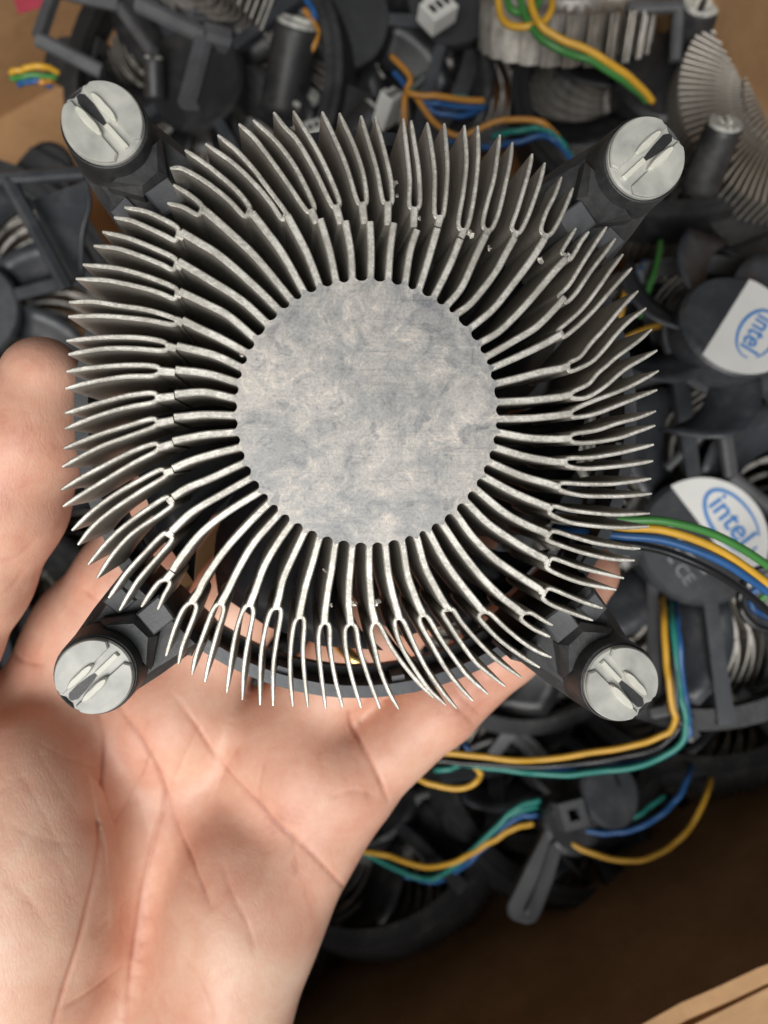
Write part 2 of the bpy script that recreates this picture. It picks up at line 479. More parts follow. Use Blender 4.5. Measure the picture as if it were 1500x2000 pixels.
FINS = [  # stem | tail and node | prong | prong
 ([(2340,1300),(2345,1080),(2335,870)], [(2298,890),(2280,752)], [(2242,715),(2160,450),(2060,220),(1985,65)], [(2312,712),(2288,520),(2220,310),(2112,75)]),
 ([(2470,1300),(2485,1080),(2510,880)], [(2466,900),(2466,750)], [(2430,712),(2385,480),(2320,260),(2270,95)], [(2500,712),(2487,540),(2435,320),(2377,105)]),
 ([(2595,1315),(2630,1090),(2680,930)], [(2655,915),(2660,792)], [(2625,745),(2628,560),(2605,330),(2580,115)], [(2702,735),(2695,500),(2665,300),(2638,130)]),
 ([(2700,1355),(2770,1130),(2830,920)], [(2830,910),(2845,852)], [(2810,800),(2812,520),(2785,300),(2755,145)], [(2880,795),(2905,520),(2898,320),(2880,150)]),
 ([(2812,1410),(2925,1180),(2998,1000)], [(3000,990),(3018,950)], [(2985,880),(3022,650),(3045,420),(3028,165)], [(3052,905),(3088,760),(3120,540),(3132,350),(3127,170)]),
 ([(2905,1480),(3010,1350),(3110,1130),(3185,970)], [(3175,980),(3195,945)], [(3165,890),(3190,760),(3245,560),(3270,400),(3288,235)], [(3237,910),(3285,790),(3330,600),(3365,430),(3380,290)]),
 ([(2975,1545),(3085,1460),(3250,1250),(3340,1090),(3395,990)], [(3390,985),(3405,955)], [(3377,910),(3420,780),(3480,580),(3510,460),(3525,375)], [(3440,940),(3490,845),(3545,700),(3590,560),(3618,440)]),
 ([(3080,1645),(3240,1510),(3400,1310),(3520,1150),(3615,1000)], [(3605,1000),(3622,980)], [(3592,925),(3630,800),(3690,680),(3740,545)], [(3672,950),(3730,850),(3780,740),(3825,625)]),
 ([(3150,1755),(3290,1670),(3480,1480),(3650,1280),(3770,1145)], [(3765,1140),(3785,1125)], [(3745,1095),(3790,1010),(3845,920)], [(3805,1145),(3850,1080),(3890,1010),(3940,945)]),
 ([(3210,1850),(3400,1740),(3560,1640),(3700,1500),(3760,1430)], [(3745,1440),(3762,1432)], [(3722,1415),(3800,1330),(3900,1170),(3990,1030),(4070,910)], [(3780,1460),(3855,1385),(3960,1230),(4060,1100),(4135,995)]),
 ([(3250,1935),(3420,1860),(3590,1780),(3740,1695)], [(3725,1700),(3742,1688)], [(3715,1670),(3820,1580),(3910,1490),(4010,1360),(4100,1230),(4190,1110)], [(3765,1712),(3880,1620),(3990,1510),(4110,1370),(4200,1270),(4255,1210)]),
 ([(3285,2050),(3450,2010),(3600,1970),(3745,1945)], [(3740,1945),(3785,1930)], [(3802,1902),(3880,1860),(3960,1760),(4060,1650),(4150,1540),(4230,1450),(4300,1380)], [(3812,1967),(3960,1900),(4060,1800),(4150,1690),(4250,1590),(4360,1505)]),
 ([(3300,2190),(3500,2180),(3742,2155)], [(3735,2155),(3795,2143)], [(3840,2110),(3940,2060),(4010,1980),(4070,1930),(4150,1860),(4300,1750),(4400,1660)], [(3832,2165),(3930,2158),(4060,2080),(4200,1960),(4330,1880),(4440,1815)]),
 ([(3300,2315),(3520,2310),(3725,2290)], [(3715,2290),(3795,2280)], [(3840,2245),(3990,2180),(4150,2120),(4300,2050),(4450,1965)], [(3842,2305),(3990,2280),(4150,2220),(4300,2160),(4440,2105)]),
 ([(3295,2418),(3500,2455),(3710,2465)], [(3700,2465),(3785,2460)], [(3840,2425),(4000,2400),(4150,2350),(4300,2310),(4430,2260)], [(3840,2490),(3960,2490),(4150,2460),(4300,2410),(4425,2365)]),
 ([(3270,2530),(3470,2590),(3690,2630)], [(3680,2630),(3755,2632)], [(3802,2605),(3960,2600),(4150,2570),(4300,2535),(4415,2505)], [(3802,2667),(3930,2682),(4150,2665),(4300,2645),(4410,2625)]),
 ([(3230,2640),(3440,2730),(3680,2800)], [(3670,2800),(3712,2812)], [(3752,2787),(3900,2795),(4100,2795),(4270,2775),(4395,2755)], [(3748,2845),(3900,2880),(4100,2885),(4250,2880),(4400,2865)]),
 ([(3185,2745),(3400,2860),(3650,2965)], [(3640,2965),(3662,2978)], [(3690,2957),(3800,2985),(3950,3005),(4150,3020),(4385,3010)], [(3660,3012),(3800,3075),(4000,3105),(4200,3115),(4380,3105)]),
 ([(3125,2840),(3320,3000),(3480,3090),(3630,3155)], [(3615,3155),(3645,3165)], [(3695,3142),(3850,3190),(4000,3230),(4200,3260),(4315,3268)], [(3640,3205),(3750,3250),(3900,3300),(4100,3345),(4275,3355)]),
 ([(3060,2940),(3200,3080),(3380,3205),(3520,3290),(3630,3350)], [(3620,3355),(3645,3370)], [(3685,3342),(3850,3400),(4000,3440),(4195,3485)], [(3630,3400),(3690,3445),(3850,3510),(4000,3545),(4140,3570)]),
 ([(2980,3030),(3090,3180),(3250,3340),(3450,3480),(3590,3570)], [(3580,3575),(3615,3592)], [(3655,3562),(3780,3610),(3900,3660),(4040,3705)], [(3605,3630),(3665,3680),(3800,3735),(3970,3795)]),
 ([(2885,3110),(3000,3280),(3150,3470),(3300,3620),(3420,3712)], [(3415,3712),(3452,3740)], [(3520,3742),(3600,3790),(3675,3830)], [(3448,3790),(3530,3855),(3600,3890),(3655,3915)]),
 ([(2780,3165),(2880,3350),(3000,3520),(3140,3695)], [(3130,3690),(3168,3728)], [(3222,3748),(3330,3850),(3450,3950),(3560,4020),(3665,4065)], [(3135,3765),(3190,3840),(3300,3950),(3450,4060),(3580,4140)]),
 ([(2685,3205),(2740,3400),(2820,3560),(2895,3690)], [(2885,3680),(2912,3712)], [(2952,3722),(3010,3810),(3130,3950),(3270,4090),(3445,4215)], [(2868,3735),(2925,3835),(3010,3965),(3110,4100),(3200,4180),(3325,4278)]),
 ([(2575,3240),(2610,3450),(2660,3600),(2700,3700)], [(2698,3695),(2720,3742)], [(2770,3782),(2850,3920),(2930,4040),(3050,4200),(3200,4335)], [(2702,3805),(2790,3970),(2900,4160),(3000,4290),(3090,4385)]),
 ([(2450,3255),(2470,3440),(2500,3590),(2530,3700)], [(2528,3690),(2545,3762)], [(2590,3812),(2660,3970),(2740,4130),(2860,4310),(2970,4440)], [(2517,3815),(2560,3970),(2650,4130),(2770,4300),(2890,4415)]),
 ([(2330,3260),(2330,3450),(2340,3600),(2352,3720)], [(2350,3710),(2370,3790)], [(2412,3835),(2480,3970),(2560,4090),(2680,4240),(2800,4360)], [(2345,3865),(2370,3990),(2410,4150),(2470,4310),(2545,4445)]),
 ([(2205,3260),(2190,3430),(2180,3560),(2180,3700)], [(2180,3690),(2192,3802)], [(2235,3850),(2260,4000),(2320,4200),(2408,4440)], [(2155,3862),(2160,4000),(2200,4200),(2270,4435)]),
 ([(2080,3240),(2055,3420),(2030,3560),(2010,3700)], [(2010,3690),(2002,3792)], [(2040,3842),(2045,4000),(2080,4220),(2135,4430)], [(1965,3862),(1960,4000),(1980,4200),(2010,4440)]),
 ([(1960,3210),(1915,3370),(1865,3540),(1830,3700)], [(1832,3690),(1820,3755)], [(1855,3802),(1845,4000),(1855,4200),(1880,4430)], [(1780,3822),(1755,4000),(1750,4200),(1770,4425)]),
 ([(1850,3160),(1770,3330),(1700,3490),(1668,3630)], [(1670,3620),(1650,3690)], [(1685,3735),(1650,3950),(1625,4150),(1625,4420)], [(1600,3745),(1550,3950),(1530,4150),(1530,4415)]),
 ([(1750,3095),(1650,3240),(1560,3400),(1490,3590)], [(1495,3580),(1462,3660)], [(1480,3742),(1440,3950),(1410,4150),(1400,4375)], [(1410,3712),(1360,3850),(1320,4050),(1285,4325)]),
 ([(1660,3025),(1490,3220),(1380,3400),(1290,3580)], [(1292,3575),(1252,3652)], [(1262,3725),(1210,3900),(1160,4080),(1125,4245)], [(1190,3705),(1120,3880),(1060,4050),(1030,4190)]),
 ([(1585,2945),(1440,3090),(1270,3280),(1130,3480),(1080,3580)], [(1085,3575),(1042,3642)], [(1062,3705),(1010,3850),(960,3980),(930,4115)], [(970,3705),(910,3830),(870,3950),(840,4055)]),
 ([(1515,2860),(1290,3000),(1100,3150),(960,3320),(885,3430)], [(885,3440),(845,3490)], [(868,3525),(820,3620),(780,3715)], [(790,3512),(720,3600),(660,3695)]),
 ([(1455,2755),(1250,2870),(1030,3000),(880,3140)], [(885,3150),(858,3168)], [(882,3205),(760,3350),(640,3490),(570,3600),(500,3720)], [(815,3163),(680,3300),(560,3430),(480,3540),(420,3630)]),
 ([(1400,2645),(1150,2760),(1000,2820),(890,2890)], [(892,2905),(862,2922)], [(885,2948),(800,3015),(600,3150),(450,3310),(335,3485)], [(838,2892),(670,3000),(500,3130),(380,3250),(270,3385)]),
 ([(1365,2530),(1200,2570),(1030,2620),(890,2680)], [(890,2695),(842,2712)], [(825,2745),(650,2850),(440,2990),(300,3110),(195,3240)], [(795,2690),(620,2780),(450,2880),(290,3000),(150,3135)]),
 ([(1345,2415),(1150,2430),(1000,2455),(890,2480)], [(890,2498),(800,2524)], [(755,2562),(600,2640),(400,2760),(220,2870),(85,2960)], [(755,2498),(600,2550),(400,2650),(230,2740),(75,2835)]),
 ([(1340,2290),(1120,2285),(900,2305)], [(895,2325),(790,2345)], [(740,2380),(560,2445),(380,2510),(220,2590),(80,2670)], [(740,2315),(560,2365),(380,2420),(220,2480),(90,2535)]),
 ([(1345,2165),(1120,2120),(905,2135)], [(900,2150),(790,2162)], [(740,2197),(560,2230),(380,2280),(230,2335),(100,2390)], [(740,2125),(560,2145),(380,2190),(230,2235),(100,2275)]),
 ([(1370,2050),(1150,1985),(910,1955)], [(905,1975),(815,1967)], [(745,2000),(560,2005),(380,2030),(230,2060),(105,2095)], [(760,1930),(600,1920),(400,1930),(250,1945),(110,1970)]),
 ([(1405,1945),(1200,1850),(920,1780)], [(915,1800),(862,1787)], [(815,1815),(600,1800),(400,1800),(250,1820),(125,1845)], [(815,1748),(650,1720),(450,1715),(280,1725),(110,1745)]),
 ([(1450,1840),(1250,1730),(1080,1650),(960,1590)], [(965,1615),(930,1598)], [(885,1625),(700,1590),(450,1565),(280,1560),(125,1568)], [(875,1568),(700,1515),(500,1485),(300,1455),(130,1462)]),
 ([(1500,1730),(1300,1560),(1130,1470),(940,1380)], [(960,1415),(925,1392)], [(900,1435),(800,1395),(650,1350),(400,1300),(180,1290)], [(895,1348),(700,1270),(480,1210),(230,1185)]),
 ([(1582,1615),(1400,1450),(1150,1290),(930,1160)], [(960,1210),(920,1182)], [(890,1222),(800,1180),(650,1120),(480,1065),(310,1048)], [(895,1132),(720,1050),(550,985),(375,945)]),
 ([(1675,1525),(1500,1350),(1250,1130),(1080,1020),(950,945)], [(975,990),(935,960)], [(905,1005),(820,965),(700,910),(580,860),(460,840)], [(915,905),(800,840),(680,790),(535,765)]),
 ([(1765,1450),(1500,1130),(1300,940),(1130,790)], [(1140,810),(1108,775)], [(1072,818),(960,760),(850,735)], [(1092,738),(1010,670),(895,600)]),
 ([(1860,1400),(1700,1110),(1560,920),(1470,805)], [(1475,830),(1450,795)], [(1415,828),(1300,710),(1150,590),(1020,510),(940,475),(870,480)], [(1447,750),(1350,630),(1200,500),(1080,410),(980,345)]),
 ([(1970,1350),(1870,1090),(1730,825)], [(1735,850),(1718,820)], [(1690,850),(1600,720),(1480,580),(1320,430),(1130,300)], [(1708,785),(1600,640),(1480,480),(1350,340),(1220,235)]),
 ([(2090,1320),(2040,1080),(1970,850)], [(1945,885),(1912,805)], [(1860,775),(1700,540),(1500,270),(1375,155)], [(1922,738),(1790,470),(1640,270),(1480,125)]),
 ([(2208,1300),(2195,1090),(2155,865)], [(2125,890),(2090,772)], [(2050,738),(1930,490),(1800,270),(1715,180),(1630,70)], [(2112,718),(2030,510),(1930,310),(1775,60)]),
]
STEP, FIN_H = -0.9, -19.0
c0 = Vector((0, 0))
root_ang = []
for k, (stem, node, pa, pb) in enumerate(FINS):
    sp = [UV(*q, 0) for q in stem]
    root_ang.append(math.atan2(sp[0].y, sp[0].x))
    d = sp[0].normalized()
    sp = [d * (sp[0].length - 1.6)] + sp
    a = blade_strip(smooth_path([(*p, 0) for p in sp], 5), 0.97, 0.99, 0.0 - 0.004 * (k % 3), FIN_H)
    nd = [UV(*q, STEP) for q in node]
    A = nd + [UV(*q, STEP) for q in pa]
    B = nd + [UV(*q, STEP) for q in pb]
    b1 = blade_strip(smooth_path([(*p, 0) for p in A], 5), 0.70, 0.57, STEP, FIN_H + 0.15, 0.07)
    b2 = blade_strip(smooth_path([(*p, 0) for p in B], 5), 0.70, 0.57, STEP - 0.03, FIN_H + 0.1, 0.07)
    # the web of the fork
    w = blade_strip(smooth_path([(*p, 0) for p in [nd[0], nd[1], (A[2] + B[2] + 2 * nd[1]) / 4]], 4), 1.0, 1.15, STEP + 0.05, FIN_H + 0.2)
    # the short ramp of metal where the face was turned down
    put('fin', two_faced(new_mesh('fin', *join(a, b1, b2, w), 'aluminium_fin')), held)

# core: a solid slug with a fillet at each fin root
ra = sorted(root_ang)
poly, NP = [], 416
for i in range(NP):
    w = -math.pi + 2 * math.pi * i / NP
    best = min(abs((w - x + math.pi) % (2 * math.pi) - math.pi) for x in ra)
    f = max(0.0, 1 - best / 0.060)
    poly.append(((17.35 + 1.0 * f ** 2.0) * math.cos(w), (17.35 + 1.0 * f ** 2.0) * math.sin(w)))
core = put('core', new_mesh('core', *prism(poly, -22, 0.012, 0.0), 'aluminium_face'), held)
# burrs: shreds of metal left on a few fin edges
def shred(u, v, z, r):
    rs = random.Random(int(u))
    vs, fs = [], []
    n = 9
    c = UV(u, v, z)
    for i in range(n):
        w = 2 * math.pi * i / n; q = r * rs.uniform(0.35, 1.0)
        vs.append((c.x + q * math.cos(w), c.y + q * math.sin(w), z + rs.uniform(-.15, .3)))
    vs.append((c.x, c.y, z + 0.35)); vs.append((c.x, c.y, z - 0.5))
    for i in range(n):
        fs.append((i, (i + 1) % n, n)); fs.append(((i + 1) % n, i, n + 1))
    put('burr', new_mesh('burr', vs, fs, 'aluminium_fin'), held)
for u, v, z, r in ((2512,590,-2,.75),(2530,690,-2.4,.4),(2690,850,-1.8,.6),(3065,960,-2,.8),(3205,1070,-2,.5),(3590,1150,-2.2,.7),
                   (2385,3660,-.5,.8),(2220,3670,-.3,.5),(2005,3430,-.3,.45),(1215,2895,-.3,.45),(1772,190,-2,.55),(1395,1790+60,-.3,.35),(2048,3680,-.4,.35)):
    shred(u, v, z, r)

# shroud ring behind the fins
ringc = L(717, 822, -20)
def ringpart(name, part, mat): return put(name, new_mesh(name, *shift(part, ringc.x, ringc.y, 0), mat, False), held)
ringpart('shroud_ring', ring_arc(42.6, 44.6, -27, -19.4), 'plastic_slate')
ringpart('shroud_lip', ring_arc(41.0, 42.5, -27.5, -25.5), 'plastic')
for i in range(28):
    w = i / 28 * 2 * math.pi + 0.1
    if i % 2: ringpart('shroud_rib', ring_arc(41.6, 42.6, -27, -20.2, w, w + 0.05, 2), 'plastic_grey')
# fan behind: hub, blades, struts on the far side
put('hub', new_mesh('hub', *shift(lathe([(0.5, -31), (16.5, -31), (17.5, -30), (17.5, -23.2)], 48), ringc.x, ringc.y), 'plastic', True), held)
def fan_blade(r0, r1, z, pitch, chord, curve=0.35, n=7):
    vs, fs = [], []
    for s_ in (0, 1):
        for i in range(n):
            u = i / (n - 1); r = r0 + (r1 - r0) * u
            ww = chord * (0.75 + 0.5 * u) / r
            for j in range(4):
                q = j / 3 - 0.5
                ang = q * ww + curve * u * u
                vs.append((r * math.cos(ang), r * math.sin(ang), z + pitch * q + 0.6 * math.cos(q * 3) - s_ * 0.7))
    for s_ in (0, 1):
        for i in range(n - 1):
            for j in range(3):
                a = s_ * n * 4 + i * 4 + j
                f = (a, a + 4, a + 5, a + 1)
                fs.append(f if s_ == 0 else f[::-1])
    def e(i, j): return i * 4 + j
    o = n * 4
    for i in range(n - 1):
        fs.append((e(i, 0), e(i, 0) + o, e(i + 1, 0) + o, e(i + 1, 0))); fs.append((e(i, 3), e(i + 1, 3), e(i + 1, 3) + o, e(i, 3) + o))
    for j in range(3):
        fs.append((e(0, j), e(0, j + 1), e(0, j + 1) + o, e(0, j) + o)); fs.append((e(n - 1, j), e(n - 1, j) + o, e(n - 1, j + 1) + o, e(n - 1, j + 1)))
    return vs, fs
blade_me = new_mesh('blade', *fan_blade(17, 37.6, -25.5, 7, 23.5), 'plastic_slate', True)
for i in range(7):
    put('blade', blade_me, held, Matrix.Translation((ringc.x, ringc.y, 0)) @ Matrix.Rotation(i * 2 * math.pi / 7 + 0.46, 4, 'Z'))
for i in range(4):
    w = i * math.pi / 2 + 0.5
    put('strut', new_mesh('strut', *shift(prism(rect(30 * math.cos(w), 30 * math.sin(w), 28, 3.4, w), -33.5, -31.4), ringc.x, ringc.y), 'plastic'), held)

# push-pin foot: a pale slotted disc
def foot_parts(r=5.6):
    n = 48; disc = []
    for i in range(n):
        w = 2 * math.pi * i / n
        rr = r
        if abs((w + math.pi) % (2 * math.pi) - math.pi) < 0.16: rr = r * 0.90       # notch at the outer end of the slot
        disc.append((rr * math.cos(w), rr * math.sin(w)))
    base = prism(disc, -3.0, -0.55, 0.25)
    # two raised half-moons leave a radial channel between them
    halves = []
    for sgn in (1, -1):
        hp = []
        for i in range(21):
            w = -1.12 + 2.24 * i / 20
            hp.append((r * 0.985 * math.sin(-w) * 1.0, sgn * r * 0.985 * math.cos(w)))
        pts = [(x, y) for x, y in hp if abs(y) > 1.35]
        pts = pts + [(-r * .80, sgn * 1.5), (r * .86, sgn * 1.25)] if sgn > 0 else pts + [(-r * .80, -1.5), (r * .86, -1.25)]
        c = (sum(p[0] for p in pts) / len(pts), sum(p[1] for p in pts) / len(pts))
        pts.sort(key=lambda p: math.atan2(p[1] - c[1], p[0] - c[0]))
        halves.append(prism(pts, -0.9, 0.0, 0.22))
    jaws = []
    for sgn in (1, -1):
        jp = []
        for i in range(18):
            w = 2 * math.pi * i / 18
            jp.append((1.1 + 2.5 * math.cos(w), sgn * 1.42 + 0.62 * math.sin(w)))
        jaws.append(prism(jp, -0.7, 0.55, 0.3))
    slot = prism([(-0.8, -0.2), (0.5, -0.5), (2.6, -0.8), (4.3, -0.72), (4.8, -0.2), (4.75, 0.3), (3.9, 0.78), (1.9, 0.6), (0.4, 0.4), (-0.6, 0.2)], -0.7, -0.42)
    bar = prism(rect(-2.6, 0, 4.2, 0.75), -0.7, -0.05, 0.2)
    return base, halves, jaws, slot, bar
FP = foot_parts()
SLOT_MAT = 'plastic'
foot_me = {'foot': new_mesh('foot', *join(FP[0], *FP[1]), 'foot_plastic'),
           'jaw': [new_mesh('jaw', *j, 'jaw_plastic') for j in FP[2]],
           'slot': new_mesh('slot', *FP[3], SLOT_MAT), 'bar': new_mesh('pin_tip', *FP[4], 'jaw_plastic')}
post_me = new_mesh('post', *lathe([(5.2, -24), (6.7, -24), (6.8, -21), (6.5, -9), (6.15, -3.4), (6.0, -1.3), (5.75, -1.0), (5.7, -2.0), (4, -2.2)], 40), 'plastic', False)
for pl in post_me.polygons: pl.use_smooth = len(pl.vertices) == 4
def arm_mesh(length):
    parts = [prism([(-length, -8.6), (-4, -7.4), (1.5, -6.3), (1.5, 6.3), (-4, 7.4), (-length, 8.6)], -26.0, -7.6, 1.5),
             prism([(-9.0, -2.4), (-4.6, -5.4), (-4.6, 5.4), (-9.0, 2.4)], -14, -4.0, 1.2)]
    return join(*parts)
arm_me = new_mesh('arm', *arm_mesh(12.5), 'plastic')
lug_a = new_mesh('lug', *prism([(-2.3, -2.0), (2.2, -2.3), (2.6, 1.9), (-1.6, 2.4)], -19, -4.6, 0.4), 'plastic_grey')
lug_b = new_mesh('lug', *prism([(-1.9, -1.7), (1.9, -1.6), (1.6, 1.7), (-1.9, 1.9)], -19, -7.0, 0.4), 'plastic_grey')
def add_post(parent, M, arms=True, side=1):
    po = put('post', post_me, parent, M)
    f = put('foot', foot_me['foot'], po, Matrix.Translation((0, 0, 0.2)))
    # parts of the foot stay one level down (thing > part > sub-part)
    for j in foot_me['jaw']: put('jaw', j, po, Matrix.Translation((0, 0, 0.2)))
    put('slot', foot_me['slot'], po, Matrix.Translation((0, 0, 0.2)))
    put('pin_tip', foot_me['bar'], po, Matrix.Translation((0, 0, 0.2)))
    if arms:
        put('arm', arm_me, parent, M)
        put('lug', lug_a, parent, M @ Matrix.Translation((-11.4, 0, 0)))
        put('lug', lug_b, parent, M @ Matrix.Translation((-8.2, 5.6 * side, 0)))
        put('lug', lug_b, parent, M @ Matrix.Translation((-9.6, -6.6 * side, -3)) @ Matrix.Rotation(0.5, 4, 'Z'))
    return po
for (px, py), side in (((183, 1322), -1), ((1216, 1336), 1), ((1265, 306), -1), ((200, 237), 1)):
    p = L(px, py, 0.0)
    w = math.atan2(p.y, p.x)
    add_post(held, Matrix.Translation((p.x, p.y, 0)) @ Matrix.Rotation(w, 4, 'Z') @ Matrix.Diagonal((*(2 * [0.90 if px < 700 else 0.97]), 1, 1)), True, side)

# the fan's own cable leaving at the right
def wire(parent, name, pts, r, mat, local=None):
    pts = [Vector(p) for p in pts]
    if local is not None: pts = [local @ p for p in pts]
    return put(name, new_mesh(name, *tube(pts, r), mat, True), parent)
def pz(lst): return [P(*q) for q in lst]
HW = [('wire_green', [(1080, 990, -34), (1150, 995, -30), (1215, 1014, -27), (1300, 1018, -26), (1400, 1046, -27), (1500, 1105, -30), (1600, 1190, -36)]),
      ('wire_yellow', [(1080, 1010, -34), (1150, 1018, -30), (1215, 1030, -27.5), (1300, 1036, -27), (1400, 1072, -28), (1500, 1140, -31), (1600, 1225, -37)]),
      ('wire_blue', [(1080, 1030, -34), (1150, 1040, -30), (1215, 1047, -28), (1300, 1056, -27.5), (1400, 1092, -28), (1470, 1135, -30), (1560, 1200, -36)]),
      ('wire_black', [(1080, 1050, -34), (1150, 1060, -31), (1215, 1062, -28.5), (1300, 1077, -28.5), (1390, 1115, -29), (1460, 1160, -32), (1540, 1230, -38)])]
for m, pts in HW:
    wire(held, 'fan_wire', pz(pts), 0.72, m, M_inv)

# ------------------------------------------------------------------ the hand
def capsule_sdf(X, a, b, ra, rb):
    ab = b - a
    t = np.clip(((X - a) @ ab) / (ab @ ab), 0, 1)
    d = np.linalg.norm(X - a - t[:, None] * ab, axis=1)
    return d - (ra + (rb - ra) * t)
def ellipsoid_sdf(X, c, r, R=None):
    q = X - c
    if R is not None: q = q @ R
    k0 = np.linalg.norm(q / r, axis=1); k1 = np.linalg.norm(q / (r * r), axis=1) + 1e-9
    return k0 * (k0 - 1) / k1
def smin(a, b, k):
    h = np.clip(0.5 + 0.5 * (b - a) / k, 0, 1)
    return b + (a - b) * h - k * h * (1 - h)
def V3(px, py, z): return np.array(P(px, py, z), dtype=np.float32)

def hand_sdf(X):
    def chain(pts, k=2.5):
        d = None
        for (p, r), (q, s) in zip(pts[:-1], pts[1:]):
            c = capsule_sdf(X, V3(*p), V3(*q), r, s)
            d = c if d is None else smin(d, c, k)
        return d
    wrist = (120, 2420, -52)
    palm = None
    for pts in ([(wrist, 17), ((150, 1850, -53), 13.5), ((170, 1230, -53), 10.5)],
                [((190, 2420, -53), 17), ((260, 1850, -59), 12), ((330, 1600, -58), 11), ((360, 1370, -54), 10.8)],
                [((260, 2420, -53), 17), ((340, 1900, -59), 12), ((430, 1640, -58.5), 11), ((545, 1450, -53), 10.6)],
                [((290, 2420, -52), 16), ((385, 2010, -51), 14), ((500, 1770, -50), 13), ((665, 1540, -51), 10.4)]):
        c = chain(pts, 5); palm = c if palm is None else smin(palm, c, 7)
    # heel of the thumb, heel of the hand, pads below the fingers
    palm = smin(palm, ellipsoid_sdf(X, V3(45, 1750, -38), np.array([17, 34, 18], np.float32)), 7)
    palm = smin(palm, ellipsoid_sdf(X, V3(455, 1880, -45), np.array([12, 27, 13], np.float32)), 7)
    palm = smin(palm, ellipsoid_sdf(X, V3(590, 1500, -47), np.array([11, 10, 8], np.float32)), 6)
    palm = smin(palm, ellipsoid_sdf(X, V3(330, 1400, -49), np.array([11, 10, 8], np.float32)), 6)
    fingers = [
        [((130, 1290, -52), 10.2), ((240, 1130, -50), 9.2), ((350, 970, -48), 8.6), ((450, 800, -47), 8.2), ((505, 700, -46), 6.6)],
        [((350, 1370, -54), 10.4), ((470, 1170, -52), 9.2), ((590, 980, -51), 8.6), ((700, 800, -50), 8.0), ((740, 720, -49), 6.6)],
        [((545, 1450, -53), 10.2), ((690, 1290, -50.5), 8.8), ((830, 1130, -50), 8.2), ((950, 960, -50), 7.6), ((990, 900, -50), 6.4)],
        [((668, 1530, -51), 9.6), ((855, 1378, -50), 8.0), ((985, 1262, -49), 7.5), ((1105, 1160, -47), 7.0), ((1150, 1120, -45.5), 5.9)]]
    d = palm
    fd = None
    for f in fingers:
        c = chain(f, 2.0)
        fd = c if fd is None else smin(fd, c, 1.2)
    d = smin(d, fd, 3.5)
    thumb = chain([((10, 1720, -42), 14), ((-190, 1430, -35), 11.5), ((-122, 1245, -29), 10), ((-62, 1130, -26), 9.7), ((6, 985, -22), 9.6), ((50, 850, -19), 9.0), ((82, 738, -17), 6.4)], 3)
    d = smin(d, thumb, 3.5)
    # web between thumb and forefinger
    d = smin(d, chain([((-130, 1440, -41), 9.5), ((20, 1410, -48), 9)], 3), 6)
    arm = chain([((200, 2420, -53), 22), ((150, 2900, -52), 24), ((0, 4200, -50), 31)], 5)
    return smin(d, arm, 10)

def surface_nets(f, lo, hi, h):
    nx, ny, nz = [int(math.ceil((hi[i] - lo[i]) / h)) + 1 for i in range(3)]
    xs = [lo[i] + h * np.arange(n) for i, n in enumerate((nx, ny, nz))]
    G = np.empty((nx, ny, nz), np.float32)
    Y, Z = np.meshgrid(xs[1], xs[2], indexing='ij')
    step = max(1, 400000 // (ny * nz))
    for i in range(0, nx, step):
        xx = xs[0][i:i + step]
        X = np.empty((len(xx), ny, nz, 3), np.float32)
        X[..., 0] = xx[:, None, None]; X[..., 1] = Y; X[..., 2] = Z
        G[i:i + step] = f(X.reshape(-1, 3)).reshape(len(xx), ny, nz)
    ins = G < 0
    acc = np.zeros((nx - 1, ny - 1, nz - 1, 3), np.float32); cnt = np.zeros((nx - 1, ny - 1, nz - 1), np.float32)
    def cell(dx, dy, dz, arr): return arr[dx:nx - 1 + dx, dy:ny - 1 + dy, dz:nz - 1 + dz]
    corners = [(a, b, c) for a in (0, 1) for b in (0, 1) for c in (0, 1)]
    for p in corners:
        for ax in range(3):
            if p[ax] == 0:
                q = list(p); q[ax] = 1
                ga, gb = cell(*p, G), cell(*q, G)
                cross = (ga < 0) != (gb < 0)
                t = np.where(cross, ga / np.where(ga == gb, 1, ga - gb), 0)
                for k in range(3):
                    base = p[k] + (t if k == ax else 0)
                    acc[..., k] += np.where(cross, base, 0)
                cnt += cross
    act = cnt > 0
    idx = -np.ones(act.shape, np.int64); idx[act] = np.arange(act.sum())
    ci = np.argwhere(act)
    verts = (ci + acc[act] / cnt[act][:, None]) * h + np.array(lo)
    quads = []
    for ax in range(3):
        u, v = [(1, 2), (2, 0), (0, 1)][ax]
        sl0 = [slice(None)] * 3; sl1 = [slice(None)] * 3
        sl0[ax] = slice(0, -1); sl1[ax] = slice(1, None)
        a, b = ins[tuple(sl0)], ins[tuple(sl1)]
        e = np.argwhere(a != b)
        e = e[(e[:, u] > 0) & (e[:, v] > 0) & (e[:, u] < act.shape[u]) & (e[:, v] < act.shape[v])]
        def at(du, dv):
            q = e.copy(); q[:, u] += du; q[:, v] += dv
            return idx[q[:, 0], q[:, 1], q[:, 2]]
        qd = np.stack([at(-1, -1), at(0, -1), at(0, 0), at(-1, 0)], 1)
        fl = a[e[:, 0], e[:, 1], e[:, 2]]
        qd[~fl] = qd[~fl][:, ::-1]
        quads.append(qd)
    return verts, np.concatenate(quads)

hv, hf = surface_nets(hand_sdf, (-118, -175, -84), (60, 42, 2), 0.88)
